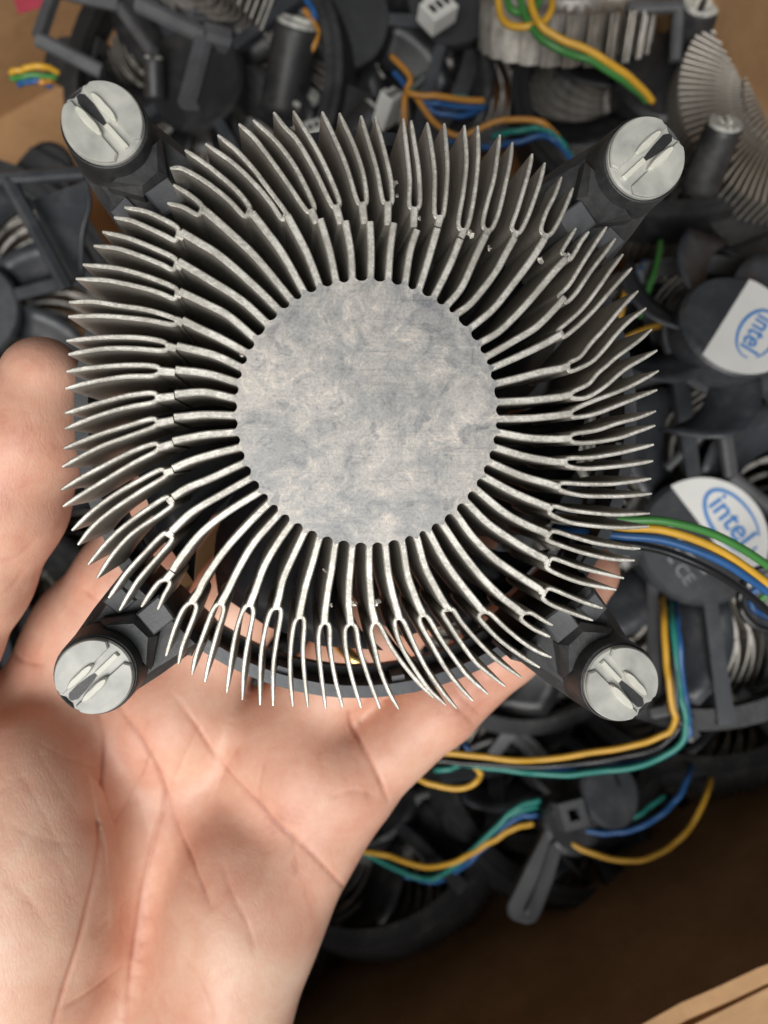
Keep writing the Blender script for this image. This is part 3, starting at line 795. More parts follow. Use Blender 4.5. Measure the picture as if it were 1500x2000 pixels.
# relax, then refine
def relax(v, f, it):
    e = np.concatenate([f[:, [0, 1]], f[:, [1, 2]], f[:, [2, 3]], f[:, [3, 0]]])
    for _ in range(it):
        s = np.zeros_like(v); c = np.zeros(len(v))
        np.add.at(s, e[:, 0], v[e[:, 1]]); np.add.at(c, e[:, 0], 1)
        np.add.at(s, e[:, 1], v[e[:, 0]]); np.add.at(c, e[:, 1], 1)
        v = v * 0.5 + 0.5 * s / np.maximum(c, 1)[:, None]
    return v
hv = relax(hv, hf, 3)
def subdivide(v, f):
    e = np.sort(np.concatenate([f[:, [0, 1]], f[:, [1, 2]], f[:, [2, 3]], f[:, [3, 0]]]), axis=1)
    ue, inv = np.unique(e, axis=0, return_inverse=True); inv = inv.reshape(-1)
    n, m = len(v), len(f)
    em = (v[ue[:, 0]] + v[ue[:, 1]]) / 2; fm = v[f].mean(1)
    nv = np.concatenate([v, em, fm])
    E = [n + inv[i * m:(i + 1) * m] for i in range(4)]
    F = n + len(ue) + np.arange(m)
    nf = np.concatenate([np.stack([f[:, 0], E[0], F, E[3]], 1), np.stack([E[0], f[:, 1], E[1], F], 1),
                         np.stack([F, E[1], f[:, 2], E[2]], 1), np.stack([E[3], F, E[2], f[:, 3]], 1)])
    return nv, nf
hv, hf = subdivide(hv, hf); hv = relax(hv, hf, 2)
def vnormals(v, f):
    n = np.cross(v[f[:, 2]] - v[f[:, 0]], v[f[:, 3]] - v[f[:, 1]])
    o = np.zeros_like(v)
    for k in range(4): np.add.at(o, f[:, k], n)
    return o / (np.linalg.norm(o, axis=1)[:, None] + 1e-9)
hn = vnormals(hv, hf)
# creases of the palm: lines on the skin, given as seen from above, with depth and half-width in mm
CREASES = [
 ([(150, 1300), (200, 1420), (200, 1560), (192, 1680), (160, 1820), (112, 1980), (80, 2090)], 0.85, 0.8),
 ([(200, 1330), (262, 1430), (322, 1540), (300, 1640), (278, 1740), (262, 1850), (250, 1950), (240, 2060)], 0.8, 0.75),
 ([(250, 1390), (318, 1535), (345, 1610), (372, 1670), (395, 1730), (415, 1780)], 0.6, 0.6),
 ([(330, 1345), (385, 1420), (430, 1490), (495, 1560), (540, 1610), (600, 1660), (655, 1715), (690, 1750)], 0.75, 0.7),
 ([(430, 1680), (455, 1750), (485, 1810), (500, 1870)], 0.35, 0.7),
 ([(305, 1440), (270, 1530), (232, 1600), (196, 1655)], 0.4, 0.5),
 ([(400, 1400), (345, 1510), (330, 1560)], 0.3, 0.5),
 ([(560, 1610), (575, 1660), (580, 1710)], 0.35, 0.6),
 ([(360, 1860), (400, 1940), (420, 2000)], 0.35, 0.7),
 ([(330, 1690), (250, 1760), (180, 1830)], 0.16, 0.5), ([(250, 1880), (190, 1930), (100, 1985)], 0.35, 0.5),
 ([(680, 1385), (690, 1420), (710, 1460), (745, 1530), (760, 1570)], 1.0, 0.8),
 ([(640, 1560), (690, 1545), (740, 1560)], 0.3, 0.5),
 ([(60, 1440), (130, 1480), (200, 1500)], 0.14, 0.45), ([(0, 1600), (90, 1640), (180, 1650)], 0.1, 0.45),
 ([(20, 1480), (70, 1560), (110, 1640), (150, 1700)], 0.1, 0.42), ([(60, 1440), (110, 1530), (160, 1600)], 0.1, 0.42),
 ([(0, 1700), (60, 1760), (110, 1840)], 0.08, 0.45), ([(480, 1440), (440, 1500), (420, 1560)], 0.25, 0.5),
 ([(520, 1470), (505, 1540), (520, 1600)], 0.25, 0.5), ([(640, 1620), (600, 1640), (560, 1700)], 0.22, 0.5),
 ([(0, 1245), (40, 1290), (90, 1300)], 0.5, 0.7), ([(-40, 1180), (20, 1150), (50, 1110)], 0.4, 0.7), ([(-30, 1100), (30, 1090), (75, 1050)], 0.35, 0.6),
 ([(850, 1330), (890, 1380), (930, 1420)], 0.45, 0.6), ([(870, 1320), (905, 1365), (945, 1405)], 0.3, 0.5),
 ([(150, 1140), (200, 1180), (260, 1190)], 0.4, 0.6),
]
rl = random.Random(11)
for _ in range(46):
    x0, y0 = rl.uniform(-20, 720), rl.uniform(1330, 2050)
    if x0 > 760 - 0.49 * (y0 - 1580): continue
    th = rl.choice((0.9, 1.25, 2.1, 2.4)) + rl.uniform(-.25, .25); ln = rl.uniform(40, 130); bd = rl.uniform(-14, 14)
    CREASES.append(([(x0, y0), (x0 + ln / 2 * math.cos(th) + bd, y0 + ln / 2 * math.sin(th)), (x0 + ln * math.cos(th), y0 + ln * math.sin(th))], rl.uniform(0.03, 0.08), 0.42))
zc = hv[:, 2]
sc = FPX / (CAM_Z - zc)
QX = 750 + hv[:, 0] * sc; QY = 1000 - hv[:, 1] * sc        # each point's bearing from above, to lay the crease lines
disp = np.zeros(len(hv)); flush = np.zeros(len(hv))
front = hn[:, 2] > 0.15
rs = np.random.RandomState(3)
for pts, depth, hw in CREASES:
    pp = smooth_path([(x, y, 0) for x, y in pts], 6)
    # unevenness along the crease
    xs_ = [p[0] for p in pts]; ys_ = [p[1] for p in pts]
    sel = np.where(front & (QX > min(xs_) - 60) & (QX < max(xs_) + 60) & (QY > min(ys_) - 60) & (QY < max(ys_) + 60))[0]
    if len(sel) == 0: continue
    qx, qy = QX[sel], QY[sel]
    best = np.full(len(sel), 1e9); bu = np.zeros(len(sel))
    for i in range(len(pp) - 1):
        a = np.array(pp[i][:2]); b = np.array(pp[i + 1][:2]); ab = b - a
        t = np.clip(((qx - a[0]) * ab[0] + (qy - a[1]) * ab[1]) / max(ab @ ab, 1e-6), 0, 1)
        d = np.hypot(qx - a[0] - t * ab[0], qy - a[1] - t * ab[1])
        m = d < best
        best[m] = d[m]; bu[m] = (i + t[m]) / (len(pp) - 1)
    dm = best / sc[sel]
    env = np.clip(np.minimum(bu, 1 - bu) * 5, 0, 1) ** 0.7 * (0.88 + 0.12 * np.sin(bu * 17 + depth * 40))
    disp[sel] += -0.42 * depth * env * np.exp(-(dm / (0.40 * hw + 0.12)) ** 2) - 0.30 * depth * env * np.exp(-(dm / (3.0 * hw)) ** 2)
    flush[sel] += 0.30 * min(1, depth) * env * np.exp(-(dm / (0.38 * hw + 0.1)) ** 2) + 0.07 * env * depth * np.exp(-(dm / (5 * hw)) ** 2)
# soft lumps under the skin
for _ in range(60):
    cx, cy = rs.uniform(-50, 900), rs.uniform(1150, 2100)
    w = rs.uniform(28, 75); a = rs.uniform(-0.28, 0.28)
    disp += a * np.exp(-(((QX - cx) / w) ** 2 + ((QY - cy) / w) ** 2))
# redder pads: below the fingers, fingertips, thumb end, edge of the hand
for cx, cy, w, a in ((560, 1420, 90, .16), (700, 1560, 80, .14), (330, 1380, 90, .08), (900, 1360, 130, .18), (1170, 1130, 80, .22), (80, 800, 170, .18),
                     (620, 1640, 90, .10), (150, 1200, 120, .10), (520, 1760, 90, .06), (60, 1780, 190, -.20), (500, 1950, 120, -.10), (60, 1000, 110, .12)):
    flush += a * np.exp(-(((QX - cx) / w) ** 2 + ((QY - cy) / w) ** 2))
hv = hv + hn * disp[:, None]
me = bpy.data.meshes.new('hand')
me.from_pydata((hv * S).tolist(), [], hf.tolist())
me.materials.append(MATS['skin'])
me.polygons.foreach_set('use_smooth', [True] * len(me.polygons))
att = me.attributes.new('flush', 'FLOAT', 'POINT'); att.data.foreach_set('value', flush.astype(np.float32))
me.update()
hand = put('hand', me)
tag(hand, 'open left hand, palm up, holding the round heatsink from below', 'hand')

# gold ring on the ring finger
ra_, rb_ = Vector(V3(690, 1290, -50.5)), Vector(V3(830, 1130, -50))
rd = (rb_ - ra_).normalized()
rv, rf = [], []
for i in range(48):
    w = 2 * math.pi * i / 48
    for j in range(10):
        q = 2 * math.pi * j / 10
        rr = 9.15 + 0.55 * math.cos(q)
        rv.append((rr * math.cos(w), rr * math.sin(w), 1.2 * math.sin(q)))
for i in range(48):
    for j in range(10):
        rf.append((i * 10 + j, ((i + 1) % 48) * 10 + j, ((i + 1) % 48) * 10 + (j + 1) % 10, i * 10 + (j + 1) % 10))
rg = put('finger_ring', new_mesh('finger_ring', rv, rf, 'gold', True), None, frame(ra_ + rd * 2.0, rd))
tag(rg, 'gold ring on a finger behind the heatsink fins', 'ring')

# ------------------------------------------------------------------ the pile: coolers built from shared meshes
def param_fin(r0, r1, fork, curl, spread, zt, zb, n=6):
    def pt(r, off=0):
        u = (r - r0) / (r1 - r0)
        a = curl * u * u
        return Vector((r * math.cos(a) - off * math.sin(a), r * math.sin(a) + off * math.cos(a), 0))
    stem = [pt(r0 + (fork - r0) * i / n) for i in range(n + 1)]
    parts = [blade_strip(stem, 0.95, 1.0, zt, zb)]
    for s_ in (1, -1):
        pr = [pt(fork + (r1 - fork) * i / n, s_ * spread * min(1, 1.6 * i / n)) for i in range(n + 1)]
        parts.append(blade_strip(pr, 0.7, 0.6, zt - 0.05 - 0.02 * s_, zb))
    return join(*parts)
NF = 46
pfin_me = new_mesh('fin', *param_fin(16.5, 40, 27, 0.42, 1.25, 0, -20), 'aluminium_old')
pcore_me = new_mesh('core', *lathe([(17, -22), (17, -0.3), (16.6, 0.0), (1, 0)], 48), 'aluminium_face')
pring_me = new_mesh('shroud_ring', *join(ring_arc(42.3, 44.6, -31, -18, n=60), ring_arc(39.5, 42.2, -31.5, -28, n=60)), 'plastic')
pblade_me = new_mesh('blade', *fan_blade(15, 38.5, -27.5, 7, 13), 'plastic_slate', True)
dblade_me = new_mesh('blade', *fan_blade(15, 38.5, -27.5, 7, 15), 'plastic_dark', True)
dhub_me = new_mesh('hub', *lathe([(1, -23), (15.3, -23), (15.3, -32.2), (14.2, -33.4), (0.6, -33.4)], 48), 'plastic_dark', False)
phub_me = new_mesh('hub', *lathe([(1, -23), (15.3, -23), (15.3, -32.2), (14.2, -33.4), (0.6, -33.4)], 48), 'plastic_slate', False)
pstrut_me = new_mesh('strut', *prism([(14, -1.6), (43, -2.0), (43, 2.0), (14, 1.6)], -33.0, -29.8), 'plastic_slate')
def label_part(parent, R, z, chord, ang, text=True, s_=1.0, parent_part=None):
    """a white printed segment covering part of the hub face; local -z is its outside"""
    a = math.acos(chord / R); pts = []
    for i in range(31):
        w = -a + 2 * a * i / 30
        pts.append((R * math.cos(w), R * math.sin(w)))
    M = Matrix.Rotation(ang, 4, 'Z')
    lab = put('label', new_mesh('label', *shift(prism(pts, z - 0.25, z), M=M), 'label_white'), parent_part or parent)
    lab['label'] = 'white printed segment with a blue oval logo reading intel'
    if text:
        cx = (chord + R) / 2 - 0.3
        h = R * 0.36 * s_
        fc = bpy.data.curves.new('logo_text', 'FONT'); fc.body = 'intel'; fc.size = h * 1.35 * S
        fc.align_x = 'CENTER'; fc.align_y = 'CENTER'; fc.extrude = 0.04 * S; fc.offset = 0.10 * S
        fc.materials.append(MATS['label_ink'])
        # face outwards (-z), reading along the chord
        t = Matrix.Rotation(ang, 4, 'Z') @ Matrix.Translation((cx, 0, z - 0.32)) @ Matrix(((0, 1, 0, 0), (1, 0, 0, 0), (0, 0, -1, 0), (0, 0, 0, 1)))
        tmp = bpy.data.objects.new('logo_text', fc); col.objects.link(tmp)
        bpy.context.view_layer.update()
        tme = bpy.data.meshes.new_from_object(tmp.evaluated_get(bpy.context.evaluated_depsgraph_get()))
        bpy.data.objects.remove(tmp)
        put('logo_text', tme, parent_part or parent, t)
        ov, of = [], []
        n = 60
        for i in range(n):
            w = math.radians(38) + 2 * math.pi * 0.93 * i / (n - 1)
            th = 0.16 + 0.32 * abs(math.sin((w - 0.4) / 2))
            for q in (-1, 1):
                a1 = h * 1.55 + q * th; b1 = h * 0.86 + q * th
                ov.append((a1 * math.cos(w), b1 * math.sin(w), 0)); ov.append((a1 * math.cos(w), b1 * math.sin(w), 0.05))
        for i in range(n - 1):
            b = i * 4
            of += [(b, b + 4, b + 6, b + 2), (b + 1, b + 3, b + 7, b + 5), (b, b + 1, b + 5, b + 4), (b + 2, b + 6, b + 7, b + 3)]
        put('logo_oval', new_mesh('logo_oval', ov, of, 'label_ink'), parent_part or parent, t)
    return lab

def pile_cooler(M, label, fins=True, fan=True, posts=(0, 1, 2, 3), struts=4, scale=1.0, strut_off=0.0, logo=None, ring=True, dark=False, nf=NF):
    M2 = M @ Matrix.Scale(scale, 4)
    o = empty('cpu_cooler', M2, label, 'cooler', 'coolers in the pile')
    put('core', pcore_me, o)
    if ring: put('shroud_ring', pring_me, o)
    if fins:
        for i in range(nf): put('fin', pfin_me, o, Matrix.Rotation(2 * math.pi * i / nf, 4, 'Z'))
    if fan:
        hb = put('hub', dhub_me if dark else phub_me, o)
        for i in range(7): put('blade', dblade_me if dark else pblade_me, o, Matrix.Rotation(2 * math.pi * i / 7 + 0.3, 4, 'Z'))
        for i in range(struts): put('strut', pstrut_me, o, Matrix.Rotation(2 * math.pi * i / max(1, struts) + strut_off, 4, 'Z'))
        if logo: label_part(o, 15.0, -33.4, logo[0], logo[1], parent_part=hb)
    for k in posts:
        w = math.pi / 4 + k * math.pi / 2
        add_post(o, Matrix.Rotation(w, 4, 'Z') @ Matrix.Translation((51, 0, 0)), True, 1)
    return o

def at_fan(px, py, z, axis, spin=0.0, depth=33.4, scale=1.0, xdir=None):
    """frame of a cooler whose fan face centre shows at the pixel; axis points from fan to core face"""
    a = Vector(axis).normalized()
    if xdir is not None: return frame_x(P(px, py, z) + a * depth * scale, a, xdir)
    return frame(P(px, py, z) + a * depth * scale, a, spin)

# cooler at the right with the big printed hub
big = pile_cooler(at_fan(1374, 1057, -95, (0.04, -0.05, -1), scale=1.08, xdir=(0.80, 0.59, 0)), 'fan-up cooler right of the held heatsink, large white intel label on its hub',
            posts=(0, 3), scale=1.08, strut_off=math.radians(-60), logo=(1.8, 0.0))
def hub_marks(o):
    hb = [c for c in o.children if c.name.startswith('hub')][0]
    fc = bpy.data.curves.new('mark', 'FONT'); fc.body = 'CE'; fc.size = 4.2 * S; fc.extrude = 0.05 * S; fc.align_x = 'CENTER'
    fc.materials.append(MATS['print_mark'])
    tmp = bpy.data.objects.new('mark', fc); col.objects.link(tmp); bpy.context.view_layer.update()
    tme = bpy.data.meshes.new_from_object(tmp.evaluated_get(bpy.context.evaluated_depsgraph_get())); bpy.data.objects.remove(tmp)
    R = Matrix(((0, 1, 0, 0), (1, 0, 0, 0), (0, 0, -1, 0), (0, 0, 0, 1)))
    put('printed_mark', tme, hb, Matrix.Translation((-9.6, 3.5, -33.45)) @ R)
    for i, (x, y, w) in enumerate(((-4.2, -7, 3), (-4.2, -3, 2.2), (-4.4, 0.6, 3), (-6.4, -8, 2), (-6.6, -4.8, 2.6), (-6.4, -1.2, 2.2), (-9, -4, 2.4), (-9, -1, 1.6), (-4.3, 5, 2.6))):
        put('printed_mark', new_mesh('printed_mark', *prism(rect(x, y, 0.75, w), -33.55, -33.38), 'print_mark'), hb)
hub_marks(big)
# side-lying cooler at the upper left whose frame makes a T
pile_cooler(frame(P(292, -2, -128), (-0.39, -0.92, -0.12), 0.05), 'bare heatsink on its side at the top left, pale striped fins behind a grey bar', posts=(), fan=False, ring=False)
# tilted heatsink at the top right behind the green and yellow cable
pile_cooler(frame(P(1100, 92, -128), (0.03, -0.74, -0.67), 0.4), scale=0.62, nf=26, label='bare tilted heatsink at the top under the looped green and yellow cable', posts=(), fan=False, ring=False)
# cooler at the bottom, below the yellow and teal cable
pile_cooler(at_fan(1110, 1475, -150, (-0.16, -0.60, -0.78), 0.9), 'dim cooler low in the box below the yellow and teal cable', posts=(3,), struts=4)
# cooler at the lower right showing through below the held cooler's post
pile_cooler(frame(P(1010, 1330, -150), (0.25, -0.2, 1), 0.3), 'cooler under the fingertips, fin ends just visible above the cable', posts=())
# left edge
pile_cooler(at_fan(-70, 600, -125, (-0.25, 0.1, -1), 0.5), 'cooler at the left edge above the thumb, slate blades showing', posts=(0,))
# deeper layer
low = [((470, 235, -155), (0.25, 0.1, -1), 'dark cooler in the gap under the upper left post of the held heatsink'),
       ((640, 90, -160), (-0.2, 0.3, -1), 'dark cooler behind the small cream foot at the top'),
       ((900, 60, -165), (0.15, 0.25, -1), 'dark cooler in the black gap at the top centre right'),
       ((1260, 300, -150), (0.1, -0.25, -1), 'dark cooler in the shade under the upper right post'),
       ((1480, 430, -165), (0.3, 0.2, -1), 'dark cooler below the fine-finned round heatsink'),
       ((640, 620, -180), (0.0, 0.2, -1), 'dark cooler wholly behind the heatsink face'),
       ((1300, 800, -150), (0.2, 0.2, -1), 'dark cooler between the two printed hubs'),
       ((980, 1130, -170), (-0.2, 0.1, -1), 'dark cooler behind the lower right fins'),
       ((1430, 1560, -185), (0.2, -0.3, -1), 'dark cooler at the lower right below the big hub'),
       ((860, 1520, -185), (0.1, 0.2, -1), 'dark cooler in the black gap beside the edge of the hand'),
       ((1130, 1640, -205), (-0.1, 0.1, -1), 'dark cooler in the black at the foot of the box wall'),
       ((760, 1690, -205), (-0.1, 0.25, -1), 'dark cooler lowest in the black below the edge of the hand'),
       ((100, 1060, -150), (0.2, -0.1, -1), 'dark cooler seen in the gap between thumb and forefinger'),
       ((480, 1350, -185), (0.1, 0.1, -1), 'dark cooler hidden under the palm')]
for (q, a, lb) in low:
    pile_cooler(frame(P(*q), a, random.uniform(0, 1.5)), lb, posts=(0, 2), fan=True, dark=True)

wd = Vector((math.cos(BOX_A), math.sin(BOX_A), 0))  # black coolers added along the wall, standing in for its deep shade
for t, zz, lb in ((-125, -178, 'black cooler added to darken the shaded box wall below the wrist'), (-62, -172, 'black cooler added to darken the shaded box wall beside the grey paddle bar'),
                  (-2, -176, 'black cooler added to darken the shaded box wall right of the grey paddle bar'), (56, -168, 'black cooler added to darken the shaded box wall at the right edge')):
    b_ = edge_ + wd * t + nrm_ * 30; b_.z = zz
    pile_cooler(frame(b_ - (nrm_ * 0.75 + Vector((0, 0, 0.66))) * 8, -(nrm_ * 0.75 + Vector((0, 0, 0.66))), random.uniform(0, 1.5)), lb, posts=(), dark=True)
# bare fan rotor with a printed segment, right edge
rot_n = Vector((0.10, 0.34, 0.93)).normalized()
rotor = empty('fan_rotor', at_fan(1442, 632, -84, -rot_n, scale=0.92, xdir=(0.8, -0.6, 0)) @ Matrix.Scale(0.92, 4), 'slate fan hub with half-white intel label at the right edge, upper of two', 'fan')
rh = put('hub', phub_me, rotor)
label_part(rotor, 15.0, -33.4, -3.6, 0.0, s_=1.0, parent_part=rh)
for i in range(7): put('blade', pblade_me, rotor, Matrix.Rotation(2 * math.pi * i / 7 + 0.1, 4, 'Z') @ Matrix.Scale(0.85, 4, (1, 0, 0)))
put('rim', new_mesh('rim', *lathe([(13.8, -24.6), (16.4, -24.6), (16.4, -23.2), (13.8, -23.2)], 48), 'plastic_grey'), rotor)

# fine-finned round heatsink at the upper right corner
hs = empty('round_heatsink', frame(P(1566, 178, -104), (0.02, 0.12, 1), 0) @ Matrix.Scale(0.86, 4), 'fine-finned round grey heatsink at the top right corner', 'heatsink')
def radial(r0, r1, n, zt, zb, curl, me_name):
    path = [Vector((r0 + (r1 - r0) * i / 5, curl * (i / 5) ** 2, 0)) for i in range(6)]
    return new_mesh(me_name, *blade_strip(path, 0.4, 0.8, zt, zb), 'aluminium_old')
f1 = radial(15.5, 37, 90, -3.0, -34, 1.2, 'fin'); f2 = radial(8, 17.6, 56, -0.6, -10, 0.6, 'fin')
for i in range(100): put('fin', f1, hs, Matrix.Rotation(2 * math.pi * i / 100, 4, 'Z'))
for i in range(60): put('fin', f2, hs, Matrix.Rotation(2 * math.pi * i / 60, 4, 'Z'))
put('core', new_mesh('core', *lathe([(15, -34), (15, -9), (9, -9), (9, -0.6), (8.4, 0), (1, 0)], 40), 'aluminium_old'), hs)

# loose mounting posts
def loose_post(px, py, z, axis, label, r=1.0, arm=False):
    M = frame(P(px, py, z), axis, random.uniform(0, 6.28)) @ Matrix.Scale(r, 4)
    o = empty('mounting_post', M, label, 'mounting post', 'loose mounting posts')
    add_post(o, Matrix.Identity(4), arm, 1)
    return o
loose_post(1418, 238, -84, (0.06, 0.62, 0.78), 'dark post with pale slotted foot in front of the fine-finned heatsink', 0.72)
loose_post(1377, -6, -105, (-0.1, 0.25, 0.96), 'post with cream foot cut by the top edge at the right')
loose_post(582, 40, -112, (0.25, 0.72, 0.62), 'dark post standing beside an orange wire loop at the top')
loose_post(592, 186, -122, (0.15, 0.5, 0.85), 'post with small cream foot above the heatsink fins at the top', 0.85)
loose_post(738, 215, -112, (0.6, 0.6, 0.2), 'slate post beside the white plug above the fins', 0.8)
loose_post(300, 110, -118, (0.1, 0.8, 0.5), 'post lying behind the upper left foot with a shiny tip', 0.45)
loose_post(1285, 812, -120, (0.3, 0.6, 0.7), 'small post in the gap between the two printed hubs', 0.8)

# brackets and frame bars
def bar(parent, name, p, q, w, t, mat):
    """a flat bar from p to q"""
    p, q = Vector(p), Vector(q)
    d = (q - p); Ln = d.length
    M = frame((p + q) / 2, d)
    ch = min(w, t) * 0.25
    vs, fs = prism([(-w/2 + ch, -t/2), (w/2 - ch, -t/2), (w/2, -t/2 + ch), (w/2, t/2 - ch), (w/2 - ch, t/2), (-w/2 + ch, t/2), (-w/2, t/2 - ch), (-w/2, -t/2 + ch)], -Ln/2, Ln/2)
    return put(name, new_mesh(name, vs, fs, mat), parent, M)
def bracket(label, bars, mat='plastic_grey', cat='bracket'):
    p0 = P(*bars[0][0])
    o = empty('plastic_bracket', Matrix.Translation(p0), label, cat, 'loose plastic brackets')
    for a, b, w, t in bars:
        bar(o, 'bar', P(*a) - p0, P(*b) - p0, w, t, mat)
    return o
bracket('grey T-shaped bracket across the pale fins at the top left',
        [((272, 8, -92), (405, 72, -90), 4.2, 4), ((398, 66, -89), (445, 80, -92), 6, 5), ((402, 75, -90.5), (368, 205, -86), 5, 4)], 'plastic_grey')
bracket('square grey frame corner over brown cardboard at the top left',
        [((108, -20, -112), (76, 74, -110), 3, 4), ((74, 76, -110.5), (200, 140, -112), 3, 4), ((230, 10, -116), (300, 105, -114), 2.5, 3), ((110, -20, -113), (232, 8, -115), 3, 4)])
bracket('dark frame bars meeting at a corner left of the upper left foot',
        [((-20, 352, -88), (168, 338, -86), 3.4, 3), ((15, 350, -87), (132, 565, -92), 3.4, 3)], 'plastic_slate')
bracket('thin L-shaped black frame under the top right cable',
        [((1225, 16, -108), (1328, 12, -107), 3, 3), ((1326, 14, -107.5), (1318, 120, -110), 3, 3)], 'plastic_grey')
bracket('thin struts fanning out beside the grey paddle bar',
        [((1090, 1660, -128), (1180, 1760, -136), 1.8, 2), ((1110, 1640, -126), (1250, 1720, -134), 2.2, 2)], 'plastic')
bracket('upright grey bar and clip left of the yellow and teal cable',
        [((1274, 1125, -101), (1281, 1400, -90), 3.2, 3), ((1276, 1392, -88), (1306, 1385, -86), 4, 3), ((1338, 1404, -90), (1352, 1440, -91), 4, 3)], 'plastic_grey')
bracket('grey forked bar rising between the two printed hubs',
        [((1404, 758, -92), (1428, 930, -95), 3.4, 3), ((1428, 928, -95), (1505, 990, -98), 3.2, 3), ((1302, 915, -100), (1392, 830, -97), 1.6, 2)], 'plastic_grey')
# slate panel left
pn = empty('fan_shroud_panel', Matrix.Translation(P(110, 450, -92)), 'curved slate plastic panel at the left edge below the upper left foot', 'panel')
def panel(ptsz, thick, mat, parent, o):
    top = [P(*q) - o for q in ptsz]
    n = len(top)
    vs = top + [p - Vector((0, 0, thick)) for p in top]
    fs = [tuple(range(n - 1, -1, -1)), tuple(range(n, 2 * n))] + [(i, (i + 1) % n, n + (i + 1) % n, n + i) for i in range(n)]
    return put('panel', new_mesh('panel', vs, fs, mat), parent)
panel([(60, 392, -94), (168, 352, -88), (172, 400, -89), (160, 460, -91), (158, 540, -98), (128, 552, -98)], 2, 'plastic_slate', pn, P(110, 450, -92))
put('rim', new_mesh('rim', *tube([P(168, 350, -87) - P(110, 450, -92), P(174, 400, -88) - P(110, 450, -92), P(160, 460, -90) - P(110, 450, -92), P(160, 545, -97) - P(110, 450, -92)], 0.7), 'plastic_slate', True), pn)

pd0 = P(1045, 1710, -112)
pd = empty('plastic_bracket', Matrix.Translation(pd0), 'long grey paddle bar in the dark at the bottom of the box', 'bracket', 'loose plastic brackets')
panel([(1066, 1622, -117), (1104, 1634, -117), (1080, 1720, -113), (1056, 1785, -110), (1046, 1800, -109), (1030, 1805, -109), (1004, 1798, -109), (992, 1788, -109), (992, 1770, -110), (1030, 1690, -113)], 2.6, 'plastic_grey', pd, pd0)
put('rib', new_mesh('rib', *tube([P(1082, 1640, -116) - pd0, P(1055, 1720, -112.4) - pd0, P(1028, 1786, -108.6) - pd0], 0.7), 'plastic_grey', True), pd)

# hub seen at the bottom, with a square clip beside it
bh = empty('fan_hub', frame(P(1195, 1548, -118), (0.15, 0.3, 0.95), 0.2), 'dark slotted hub and square clip under the teal cable', 'hub')
put('disc', new_mesh('disc', *lathe([(8.6, -8), (8.6, -1.2), (7.6, 0), (0.6, 0)], 40, 1.0, 1.15), 'plastic_slate'), bh)
put('slot', new_mesh('slot', *prism(rect(2.5, 4, 1.4, 6, 0.1), -0.5, 0.06), 'rubber_black'), bh)
clip = ring_arc(2.2, 5.2, -6, 1, math.pi / 4, math.pi / 4 + 2 * math.pi, 4)
put('clip', new_mesh('clip', *shift(clip, -13, -3, 0), 'plastic_grey'), bh)
put('clip_base', new_mesh('clip_base', *shift(lathe([(8.5, -12), (8.5, -5), (7, -4.2), (1, -4.2)], 24), -12, -6, 0), 'plastic'), bh)

# white plugs and scraps
def plug(px, py, z, ax, size, label, rot=0.0):
    o = empty('white_plug', frame(P(px, py, z), ax, rot), label, 'plug', 'white plastic plugs')
    lx, ly, lz = size
    put('shell', new_mesh('shell', *prism(rect(0, 0, lx, ly), -lz, 0, 0.4), 'connector_white'), o)
    for i in (-1, 0, 1):
        put('socket', new_mesh('socket', *prism(rect(i * lx * .28, 0, lx * .17, ly * .4), -0.4, 0.06), 'rubber_black'), o)
    put('latch', new_mesh('latch', *prism(rect(0, ly / 2 + .5, lx * .4, 1.2), -lz * .8, -0.6, 0.2), 'connector_white'), o)
plug(768, 182, -104, (0.3, 0.5, 0.8), (6.5, 4, 9), 'white plug at the end of the orange wire above the fins', 0.9)
plug(606, 248, -116, (-0.2, 0.4, 0.9), (7, 5, 8), 'white plug peeping between the top fins under a cream foot', 0.4)
plug(858, 8, -120, (0.1, 0.2, 0.95), (9, 7, 6), 'white plug cut by the top edge of the picture', 0.7)
lab = put('red_card', new_mesh('red_card', *prism(rect(0, 0, 10, 6, 0.3), 0, 0.4), 'red_print'), None, Matrix.Translation(P(60, 2, -150)))
tag(lab, 'small crimson printed card on the cardboard at the top left corner', 'card')
pp_ = put('paper_sheet', new_mesh('paper_sheet', *prism([(-60, -40), (50, -55), (70, 30), (-20, 34)], 0, 0.6), 'paper'), None, frame(P(1585, 2075, -140), (0.05, -0.1, 1)))
tag(pp_, 'white paper beyond the box edge at the bottom right corner', 'paper')

# ------------------------------------------------------------------ cables in the pile
def cable(label, wires, r=0.85):
    p0 = P(*wires[0][1][0])
    o = empty('fan_cable', Matrix.Translation(p0), label, 'cable', 'loose fan cables in the pile')
    for m, pts in wires:
        pts_ = smooth_path([P(*q) - p0 for q in pts], 3)
        pts_ = [q + Vector((random.gauss(0, .10), random.gauss(0, .10), random.gauss(0, .2))) for q in pts_]
        put('wire', new_mesh('wire', *tube(pts_, r, per=4), m, True), o)
    return o
cable('green and yellow cable looping down across the striped fins at the top right', [
    ('wire_yellow', [(968, -30, -98), (982, 38, -96), (1030, 52, -94), (1072, 30, -95), (1082, -30, -98)]),
    ('wire_yellow', [(1030, -30, -94), (1045, 30, -92), (1078, 66, -92), (1160, 104, -94), (1225, 146, -98), (1275, 196, -106)]),
    ('wire_green', [(1010, -30, -96), (1032, 45, -94), (1072, 86, -93), (1150, 118, -95), (1215, 155, -99), (1265, 198, -107)]),
    ('wire_green', [(985, -20, -98), (1000, 20, -96), (1040, 20, -95), (1060, -20, -97)])], 0.95)
